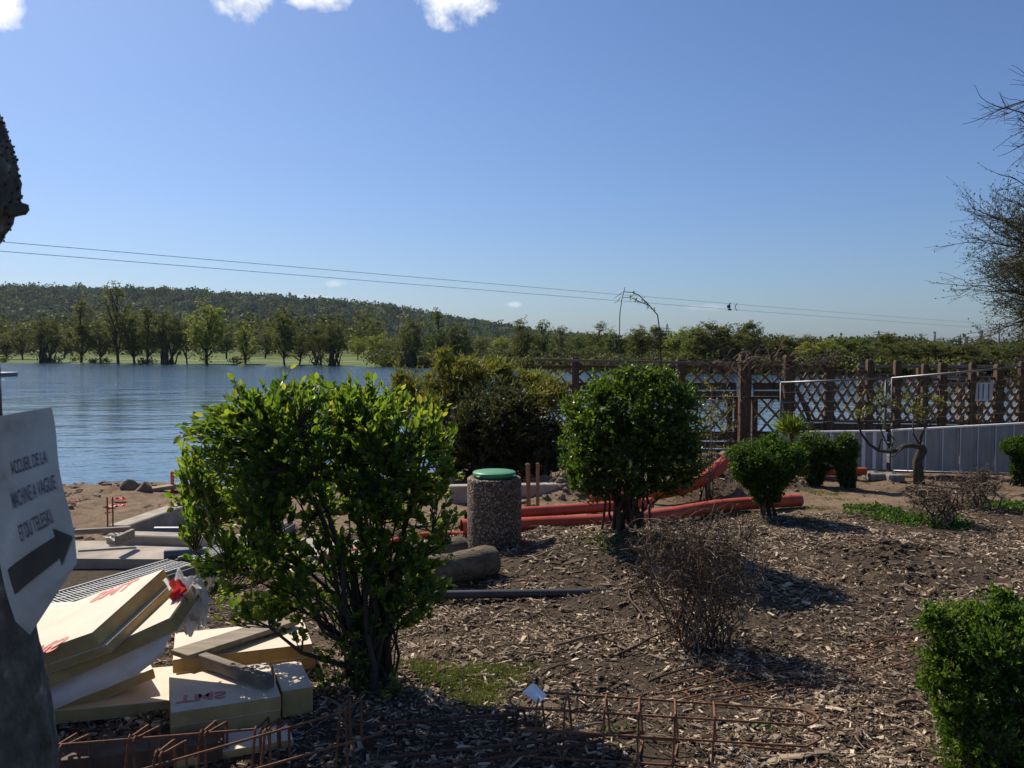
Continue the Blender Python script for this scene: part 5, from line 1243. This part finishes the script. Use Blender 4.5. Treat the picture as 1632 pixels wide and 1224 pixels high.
DE = 12.5; eb = gz(at(1850, 800, DE), -.05); t = thing('budding_tree', 'twiggy budding tree reaching in from the right edge', 'tree', eb); rs = np.random.default_rng(12)
tk = np.array([tuple(eb), tuple(at(1840, 600, DE)), tuple(at(1830, 400, DE)), tuple(at(1815, 200, DE)), tuple(at(1800, 0, DE)), tuple(at(1795, -150, DE))]); MB().tube(tk, [.2, .17, .14, .11, .08, .05], 10).build('trunk', 'bark', t, smooth=True)
wood = MB(); tips = []
for (u0, v0, u1, v1, L) in ((1838, 540, 1640, 500, 1.15), (1838, 520, 1600, 430, 1.25), (1830, 460, 1610, 380, 1.2), (1828, 420, 1600, 340, 1.2), (1825, 380, 1620, 290, 1.1), (1834, 560, 1680, 540, 1.0), (1820, 250, 1680, 180, .95), (1810, 170, 1660, 90, 1.0), (1815, 120, 1650, 60, 1.1), (1818, 230, 1650, 150, 1.1), (1822, 300, 1660, 200, 1.0), (1815, 200, 1640, 120, 1.0), (1835, 500, 1640, 460, 1.2), (1832, 450, 1660, 330, 1.1), (1836, 530, 1630, 520, 1.1), (1834, 480, 1600, 420, 1.2), (1830, 440, 1610, 360, 1.1), (1828, 400, 1630, 310, 1.1), (1836, 550, 1650, 480, 1.0), (1830, 500, 1590, 470, 1.3), (1832, 540, 1620, 450, 1.2), (1834, 470, 1580, 400, 1.3), (1830, 430, 1610, 320, 1.2), (1826, 380, 1640, 270, 1.1), (1838, 530, 1600, 500, 1.25), (1832, 410, 1640, 380, 1.2)):
    a_ = np.array(tuple(at(u0, v0, DE))); b_ = np.array(tuple(at(u1 + 12, v1, DE + rs.uniform(-1, .8)))); a_ = a_ + np.array([.14, 0, 0])
    grow(wood, tips, a_, nrm(b_ - a_), L * 1.0, .032, 4 if (v0 > 370 and int(v1 / 10) % 2 == 0) else 3, rs, .012)
wood.build('branches', 'shrub_wood', t, kind='stuff')
lv = MB(); P, D, T = leaves_on(tips, 3, .25, 1.0, .3, .01); sel = P[:, 2] < at(1600, 215, DE).z; P = P[sel]; D = D[sel]
add_leaves(lv, P, D, randdir(len(P)), rng.uniform(.025, .05, len(P)), rng.uniform(.012, .026, len(P)), LEAF4); lv.build('buds', 'bud_leaf', t, kind='stuff')

# arching bramble above the trellis
bm = at(988, 590, 13.8); t = thing('bramble', 'thin bramble stems arching against the sky above the round shrub', 'plant', gz(bm, 0))
for pts_, r_ in ((((987, 640), (988, 580), (987, 540), (988, 500), (991, 478), (996, 458)), .011), (((1054, 640), (1053, 570), (1052, 530), (1048, 502), (1036, 488), (1026, 478), (1018, 470), (1008, 466), (993, 465)), .012),
                 (((1036, 487), (1022, 482), (1012, 477), (1004, 474), (992, 474)), .008), (((992, 466), (984, 472), (978, 476)), .005), (((989, 474), (984, 481), (978, 483)), .005), (((1000, 575), (1015, 560), (1035, 548), (1055, 542)), .007), (((1000, 560), (1010, 545), (1026, 533)), .006), (((1100, 600), (1120, 575), (1145, 560)), .006)):
    MB().tube([at(u, v, 13.8) for u, v in pts_], np.linspace(r_, r_ * .5, len(pts_)), 5).build('cane', 'shrub_wood', t, smooth=True)
lv = MB(); P = np.array([tuple(at(u + rng.normal(0, 2), v + rng.normal(0, 2), 13.8)) for u, v in ((1010, 467), (1018, 470), (1024, 478), (1032, 486), (1012, 477), (1004, 474), (1018, 482), (1026, 480), (1042, 494), (1120, 575), (1130, 566), (1145, 560), (1110, 590), (985, 570), (990, 585), (982, 590), (994, 578)) for _ in range(5)])
add_leaves(lv, P, randdir(len(P)), randdir(len(P)), .055, .028, LEAF4); lv.build('foliage', 'green_leaf', t, kind='stuff')
# dry creeper over the trellis
cr_ = at(1200, 580, 15.1); t = thing('dry_creeper', 'dry brown creeper tangled over the trellis posts', 'creeper', cr_); wood = MB(); kk = 15.1 / F_PX
for k in range(330):
    u = rng.uniform(1130, 1332); v = rng.normal(578 + 6 * math.sin(u * .05), 7) if k % 3 else rng.uniform(580, 720)
    if v > 600 and rng.random() < .3: u = rng.uniform(1100, 1200)
    a_ = np.array(tuple(at(u, v, 15.1 + rng.uniform(-.2, .1)))); d_ = rng.normal(0, 1, 3) * np.array([1, .3, .8]); d_ = nrm(d_) * rng.uniform(.15, .55)
    wood.tube(bez(a_, a_ + d_ * .5 + np.array([0, 0, .1]), a_ + d_ + np.array([0, 0, -.08]), 6), rng.uniform(.003, .007), 3, cap=False)
wood.build('vines', 'dry_twig', t, kind='stuff')
lv = MB(); P = np.array([tuple(at(rng.uniform(1110, 1165) if k % 2 else rng.uniform(1320, 1370), rng.uniform(640, 730) if k % 2 else rng.uniform(570, 600), 15.0)) for k in range(160)])
add_leaves(lv, P, randdir(len(P)), leafnormals(P), rng.uniform(.04, .08, len(P)), .035, LEAF4); lv.build('foliage', 'sparse_leaf', t, kind='stuff')
# sparse young shrub right of the round one
sb = gz(at(1135, 770, 10.9), -.05)
shrub('sparse_shrub', 'sparse yellowish shrub between the round shrub and the trellis', sb, [(np.array(tuple(at(1120, 690, 11.6))), (.42, .4, .5)), (np.array(tuple(at(1140, 640, 11.8))), (.25, .3, .4)), (np.array(tuple(at(1100, 730, 11.4))), (.3, .3, .25))], 12, 110, 5, .05, .5, 'yellow_leaf', LEAF4, shell=.3, rough=.3, r0=.010)

# ------------------------------------------------------------------ ground litter
attr_mat('wood_chip', [(0, (.045, .030, .020)), (.30, (.12, .084, .056)), (.52, (.25, .185, .125)), (.75, (.46, .365, .26)), (1, (.68, .56, .42))], .85, 0, 1, .2)
def chips(n, xlo, xhi, ylo, yhi, smin, smax, flat=False):
    x = rng.uniform(xlo, xhi, n); y = rng.uniform(ylo, yhi, n)
    vis = np.abs(x) < y * .66 + .4; s = sandmask(x, y); k = vis & (rng.random(n) > s * .97) & (y < bank(x) - 2.2)
    cl = fbm(x * 1.7 + 3, y * 1.7, 3); k &= rng.random(n) < np.clip(.62 + 1.1 * cl, .12, 1)
    bx = ((x - 3.6) ** 2 / .6 + (y - 7.6) ** 2 / .5) < 1; k &= ~(bx & (rng.random(n) < .7))
    x, y = x[k], y[k]; n = len(x); z = hgt(x, y) + rng.uniform(.0, .012, n)
    yaw = rng.uniform(0, 6.28, n); pit = rng.normal(0, .22, n); rol = rng.normal(0, .3, n)
    L = rng.uniform(smin, smax, n) * rng.choice([1, 1, 1, 1.6], n); Wd = L * rng.uniform(.16, .42, n); Th = np.minimum(Wd * .35, .006)
    d = np.stack([np.cos(yaw) * np.cos(pit), np.sin(yaw) * np.cos(pit), np.sin(pit)], -1); sN = np.stack([-np.sin(yaw), np.cos(yaw), rol * 0], -1); nn_ = np.cross(d, sN); s2 = sN * np.cos(rol)[:, None] + nn_ * np.sin(rol)[:, None]; n2 = np.cross(d, s2)
    T = np.array([[-.5, -.22, 0], [.46, -.46, 0], [.5, .3, 0], [-.42, .5, 0], [-.46, -.4, 1], [.4, -.3, 1.2], [.44, .26, 1], [-.4, .42, .9]])
    V = np.stack([x, y, z], -1)[:, None, :] + T[None, :, 0:1] * L[:, None, None] * d[:, None, :] + T[None, :, 1:2] * Wd[:, None, None] * s2[:, None, :] + T[None, :, 2:3] * Th[:, None, None] * n2[:, None, :]
    Fq = np.array([[4, 5, 6, 7], [0, 1, 5, 4], [1, 2, 6, 5], [2, 3, 7, 6], [3, 0, 4, 7]])
    F = (np.arange(n)[:, None, None] * 8 + Fq[None]).reshape(-1, 4)
    r_ = np.clip(rng.beta(1.5, 2.2, n) + .1 * cl[k], 0, 1)
    if flat:
        F = np.arange(n * 4).reshape(-1, 4); return (V[:, 4:] + np.array([0, 0, .003])).reshape(-1, 3), F, np.repeat(r_ * .8, 4)
    return V.reshape(-1, 3), F, np.repeat(r_, 8)
ch = MB()
for a in ((110000, -3.2, 4.6, 3.6, 6.2, .005, .020, True), (90000, -2.5, 6.5, 6.2, 10.2, .007, .024, True), (1500, -2.6, 5, 3.7, 9, .06, .13), (52000, -3.2, 4.6, 3.6, 6.4, .012, .055), (46000, -2.5, 6.5, 6.4, 10.4, .016, .06), (9000, -1, 9.5, 10.4, 13.6, .025, .06)):
    V, F, r_ = chips(*a); ch.add(V, [F], r_)
tag(ch.build('wood_chips', 'wood_chip'), 'pale and brown wood chips strewn thickly over the planting bed', 'wood chips', kind='stuff')
# fine twigs strewn
tw_ = MB()
for k in range(900):
    x = rng.uniform(-1.5, 5.5); y = rng.uniform(3.7, 9.5)
    if abs(x) > y * .64 + .3 or sandmask(x, y) > .5: continue
    z = float(hgt(x, y)); a_ = np.array([x, y, z + .012]); an = rng.uniform(0, 6.28); L = rng.uniform(.06, .3); d_ = np.array([math.cos(an), math.sin(an), rng.normal(0, .05)]) * L
    tw_.tube(bez(a_, a_ + d_ * .5 + rng.normal(0, .02, 3) + np.array([0, 0, .012]), a_ + d_, 4), rng.uniform(.0015, .004), 4, cap=False)
tag(tw_.build('fine_twigs', 'dry_twig'), 'fine dry twigs scattered over the wood chips', 'twigs', kind='stuff')
# clods
cl_ = MB(); dc_ = MB()
simple('dirt_clod', [(.3, (.075, .050, .031)), (.7, (.22, .155, .10))], 7, .95, .6, .01)
for k in range(520):
    x, y = (rng.normal(3.55, .35), rng.normal(7.45, .3)) if k % 2 else (rng.normal(3.5, .3), rng.normal(8.4, .22))
    r_ = rng.uniform(.008, .034); q_ = rock((x, y, float(hgt(x, y)) + r_ * .1), (r_, r_ * .85, r_ * .7), k)
    cl_.add(q_.V[0], [f for fl in q_.F.values() for f in fl])
tag(cl_.build('soil_clods', 'soil'), 'crumbly dark clods of dug soil on the planting bed', 'soil clods', kind='stuff')
for k in range(2600):
    x, y = rng.uniform(-7.5, .6), rng.uniform(8.4, 12.6)
    if fbm(x * 1.4 + 2, y * 1.4, 3) < -.05: continue
    r_ = .007 + .055 * rng.random() ** 5; z = float(hgt(x, y))
    if r_ > .018:
        q_ = rock((x, y, z), (r_ * 1.3, r_, r_ * .7), k); dc_.add(q_.V[0], [f for fl in q_.F.values() for f in fl])
    else: dc_.blob((x, y, z), (r_ * 1.3, r_, r_ * .7), 6, 4, .3)
tag(dc_.build('dirt_crumbs', 'dirt_clod'), 'small crumbs and stones over the bare dirt by the water', 'dirt crumbs', kind='stuff')
rb_ = MB()
for k in range(420):
    j = k % 3; x, y = (rng.normal(2.9, .5), rng.normal(12.3, .35)) if j else (rng.normal(.85, .35), rng.normal(11.4, .25))
    r_ = rng.uniform(.015, .06); rb_.blob((x, y, float(hgt(x, y)) + r_ * .2), (r_, r_ * .85, r_ * .7), 7, 5, .3)
tag(rb_.build('rubble', 'field_stone'), 'loose earth and rubble heaped behind the red pipes', 'rubble', kind='stuff')
# sticks one can pick out
for i, (u0, v0, u1, v1, r_, lab) in enumerate(((985, 1052, 1075, 1005, .010, 'long thin stick slanting left of the dead bush'), (880, 1040, 985, 1016, .012, 'dark bent stick below the grey pipe'), (860, 1082, 915, 1072, .008, 'short pale stick above the folded paper'), (1425, 1124, 1478, 1130, .014, 'thick weathered branch piece beside the box hedge'),
        (985, 1030, 905, 1000, .010, 'brown stick lying in the middle of the bed'), (1040, 1090, 1120, 1066, .009, 'curved stick at the foot of the dead bush'), (830, 912, 925, 905, .008, 'thin dark root running right of the bin'), (960, 880, 1010, 868, .008, 'small stick below the round shrub'), (905, 1178, 960, 1160, .010, 'pale stick inside the right rebar cage'), (1000, 955, 1030, 1010, .008, 'upright leaning twig stem left of the dead bush'))):
    a_, b_ = gz(G(u0, v0), r_ + .01), gz(G(u1, v1), r_ + .012); P = [a_.lerp(b_, f) + Vector((.02 * math.sin(f * 7 + i), .02 * math.cos(f * 5 + i), .02 * math.sin(f * 3.1))) for f in np.linspace(0, 1, 9)]
    tag(MB().tube(P, np.linspace(r_, r_ * .5, 9), 7).build('stick', 'dry_twig', origin=tuple(a_), smooth=True), lab, 'stick', 'sticks lying on the bed')
# grass and leafy ground cover
def grass_patch(blobs, n, hmin, hmax, w, mat, name, label, cat, lean=.6, shape=LEAF3):
    mb = MB(); w_ = np.array([b[2] * b[3] for b in blobs]); idx = rng.choice(len(blobs), n, p=w_ / w_.sum()); B_ = np.array([b[:4] for b in blobs])[idx]
    th = rng.uniform(0, 6.28, n); rr = np.sqrt(rng.random(n)) * (1 + .3 * np.sin(3 * th)); x = B_[:, 0] + rr * B_[:, 2] * np.cos(th); y = B_[:, 1] + rr * B_[:, 3] * np.sin(th)
    k = fbm(x * 5, y * 5, 3) > -.28; x, y, rr = x[k], y[k], rr[k]; n = len(x)
    P = np.stack([x, y, hgt(x, y)], -1); D = randdir(n) * lean + np.array([0, 0, 1.]); P[:, 2] += rng.random(n) * (hmax * .6 if cat != 'grass' else 0) * np.clip(1.2 - rr, .1, 1)
    add_leaves(mb, P, D, randdir(n), rng.uniform(hmin, hmax, n), w * rng.uniform(.7, 1.3, n), shape); return tag(mb.build(name, mat), label, cat, kind='stuff')
g1 = G(750, 1092); g2_ = G(700, 1082); g3 = G(760, 1120)
grass_patch([(g1.x, g1.y, .30, .18), (g2_.x, g2_.y, .22, .15), (g3.x + .05, g3.y + .05, .18, .10), (G(800, 1072).x, G(800, 1072).y, .2, .1)], 8500, .018, .05, .006, 'grass_blade', 'moss_grass', 'thin mossy grass patch in front of the large shrub', 'grass', .9)
def gb_(u, v, rx, ry): q = G(u, v); return (q.x, q.y, rx, ry)
grass_patch([gb_(1420, 822, .42, .42), gb_(1480, 830, .4, .36), gb_(1390, 812, .25, .25), gb_(1510, 838, .3, .2)], 3200, .03, .06, .035, 'cover_leaf', 'ground_cover', 'leafy green ground cover below the bare brown shrub', 'ground cover', 1.2, LEAF4)
grass_patch([gb_(1610, 806, .5, .4), gb_(1650, 812, .4, .4)], 1500, .03, .06, .035, 'cover_leaf', 'ground_cover', 'leafy green ground cover at the right edge', 'ground cover', 1.2, LEAF4)
grass_patch([gb_(1310, 790, .32, .14), gb_(1290, 812, .3, .1), gb_(1340, 800, .2, .1)], 900, .02, .05, .012, 'grass_blade', 'grass_tuft', 'small grass tufts on the sandy strip by the clipped bushes', 'grass', .9)
grass_patch([gb_(900, 846, .35, .1), gb_(1000, 905, .5, .25), gb_(1240, 1175, .12, .08), gb_(680, 950, .2, .15), gb_(990, 1170, .12, .06)], 900, .015, .05, .014, 'cover_leaf', 'weeds', 'sparse small weeds dotted over the planting bed', 'weeds', 1.2, LEAF4)

# ------------------------------------------------------------------ the near trunk with the paper sign
d0 = 1.32
cl0 = [(60, 2660, .095), (45, 2000, .085), (22, 1500, .079), (10, 1224, .0755), (-6, 1120, .075), (-26, 1020, .074), (-52, 900, .072), (-66, 800, .071), (-84, 650, .070), (-100, 480, .072), (-98, 385, .074), (-66, 322, .078), (-62, 288, .080), (-73, 235, .078), (-98, 170, .072), (-140, 60, .07), (-190, -120, .066), (-300, -500, .06), (-380, -900, .05)]
Pc = np.array([tuple(at(u, v, d0)) for u, v, r_ in cl0]); Rc = np.array([r_ for _, _, r_ in cl0])
Pc[0, 2] = -.05
k = 150; ss = np.linspace(0, len(Pc) - 1, k); Q = np.stack([np.interp(ss, np.arange(len(Pc)), Pc[:, i]) for i in range(3)], -1); rr = np.interp(ss, np.arange(len(Pc)), Rc)
for i in range(3):
    pad = np.pad(Q[:, i], 2, mode='edge'); Q[:, i] = np.convolve(pad, np.ones(5) / 5, 'valid')
nside = 40; mb = MB(); mb.tube(Q, rr, nside, cap=False); V = mb.V[0].reshape(k, nside, 3); cen = Q[:, None, :]; ai = np.arange(nside)[None, :] * 2 * math.pi / nside
hh_ = Q[:, 2][:, None]; amp = .004 + .003 * sstep(2.15, 2.25, Q[:, 2])[:, None]
nz = fbm(np.cos(ai) * 3 + 7 + hh_ * 6, np.sin(ai) * 3 + hh_ * 9 + 3, 4) + .6 * rng.normal(0, .25, (k, nside)); V += (V - cen) / rr[:, None, None] * (amp * 1.6 * nz)[:, :, None]
mb.V[0] = V.reshape(-1, 3)
tr = thing('leaning_tree', 'rough grey leaning tree trunk at the left edge carrying the paper sign', 'tree', tuple(Pc[0]))
mb.build('trunk', 'old_bark', tr, smooth=True)
st_ = at(22, 338, d0 - .01); MB().tube([at(-20, 330, d0), at(12, 334, d0), st_, at(36, 333, d0), at(43, 330, d0)], [.016, .010, .008, .010, .006], 9).build('branch_stub', 'old_bark', tr, smooth=True)
bk = MB()
for k_ in range(900):
    i = rng.integers(88, 118); j = rng.integers(nside); p_ = V[i, j]; dr = nrm(p_ - Q[i] + rng.normal(0, .02, 3)); r_ = rng.uniform(.0006, .0018); bk.blob(p_ + dr * .001, (r_ * 1.4, r_, r_ * 1.6), 6, 4, .5)
for k_ in range(60):
    p_ = np.array(tuple(at(rng.uniform(26, 43), rng.uniform(327, 338), d0))); r_ = rng.uniform(.002, .004); bk.blob(p_, (r_, r_, r_), 6, 4, .3)
simple('dark_moss', [(.3, (.03, .024, .018)), (.7, (.075, .06, .045))], 60, .95, .5)
bk.build('bark_flakes', 'dark_moss', tr, kind='stuff')
for sgn, (u, v) in ((1, (-700, -900)), (-1, (-150, -1300))):
    P = [Vector(Pc[-3]), at((u - 250) / 2, v * .8, d0 + .1 * sgn), at(u, v, d0 + .3 * sgn)]; MB().tube(P, [.045, .035, .02], 10).build('limb', 'old_bark', tr, smooth=True)

# the sign: sheet in a plastic sleeve, bilinear between four corners
simple('sleeve_paper', [(.30, (.30, .28, .25)), (.42, (.46, .45, .44)), (.6, (.54, .53, .51)), (.75, (.67, .66, .64))], 13, .38, .5, .006, detail=8, bscale=30)
simple('ink_black', [(.3, (.07, .07, .085)), (.7, (.16, .16, .18))], 30, .6, 0)
simple('ink_faded', [(.3, (.05, .045, .04)), (.7, (.085, .078, .07))], 30, .6, 0)
TL, TR, BR, BL = at(-62, 676, 1.245), at(80, 649, 1.19), at(124, 897, 1.17), at(26, 990, 1.215)
nS = (TR - TL).cross(BL - TL).normalized()
if nS.y > 0: nS = -nS
def sheet(s, q, o=0.0):
    p_ = (TL.lerp(TR, s)).lerp(BL.lerp(BR, s), q); return p_ + nS * (o + .010 * math.sin(s * math.pi) * (1 - .4 * q) + .003 * math.sin(q * 9 + s * 4))
sg = thing('paper_sign', 'weathered white paper sign with black arrow on the left tree trunk', 'sign', tuple(sheet(.5, .5)))
rows = [[tuple(sheet(s, q)) for s in np.linspace(0, 1, 15)] for q in np.linspace(0, 1, 19)]
paper = MB().grid(np.array(rows)); tailp = [tuple(sheet(s, 1)) for s in np.linspace(0, 1, 15)]
# lower corner hangs on below the sheet
tp = at(48, 1012, 1.21); ctr = MB()
paper.add(tailp + [tuple(tp)], [[i, i + 1, 15] for i in range(14)])
pap = paper.build('paper', 'sleeve_paper', sg, smooth=True)
SW, SH = .135, .27
def on(x0, y0): return lambda x, y: sheet(min(max(x0 + x / SW, -.02), 1.02), y0 - y / SH, .0016)
for txt, x0, y0, size, nm in (('L\'', .66, .19, .017, 'text'), ('ACCUEIL DE LA', .48, .33, .029, 'text'), ('MACHINE A VAGUE', .40, .505, .034, 'text'), ('ET DU TELESKI', .42, .685, .033, 'text')):
    if len(txt) < 4: continue
    cw = {'ACCUEIL DE LA': .47, 'MACHINE A VAGUE': .57, 'ET DU TELESKI': .50}[txt]
    fx = cw * SW / (len(txt) * size * .62)
    f0 = on(x0, y0); text_mesh(txt, size, lambda x, y, f0=f0, fx=fx: f0(x * fx, y), 'lettering', 'ink_black', pap, bold=.0003)
arrow = [(.12, .80), (.80, .80), (.80, .745), (.985, .865), (.80, .985), (.80, .925), (.12, .925)]
# subdivided shaft and head so that it follows the sheet
am = MB(); sx = np.linspace(.13, .80, 10); am.grid(np.array([[tuple(sheet(s, q, .0016)) for s in sx] for q in (.765, .83, .895)]))
hx_ = np.linspace(.80, .985, 6); am.grid(np.array([[tuple(sheet(s, .83 + f * .115 * (1 - (s - .80) / .185), .0016)) for s in hx_] for f in (-1, 0, 1)]))
am.build('arrow', 'ink_faded', pap)
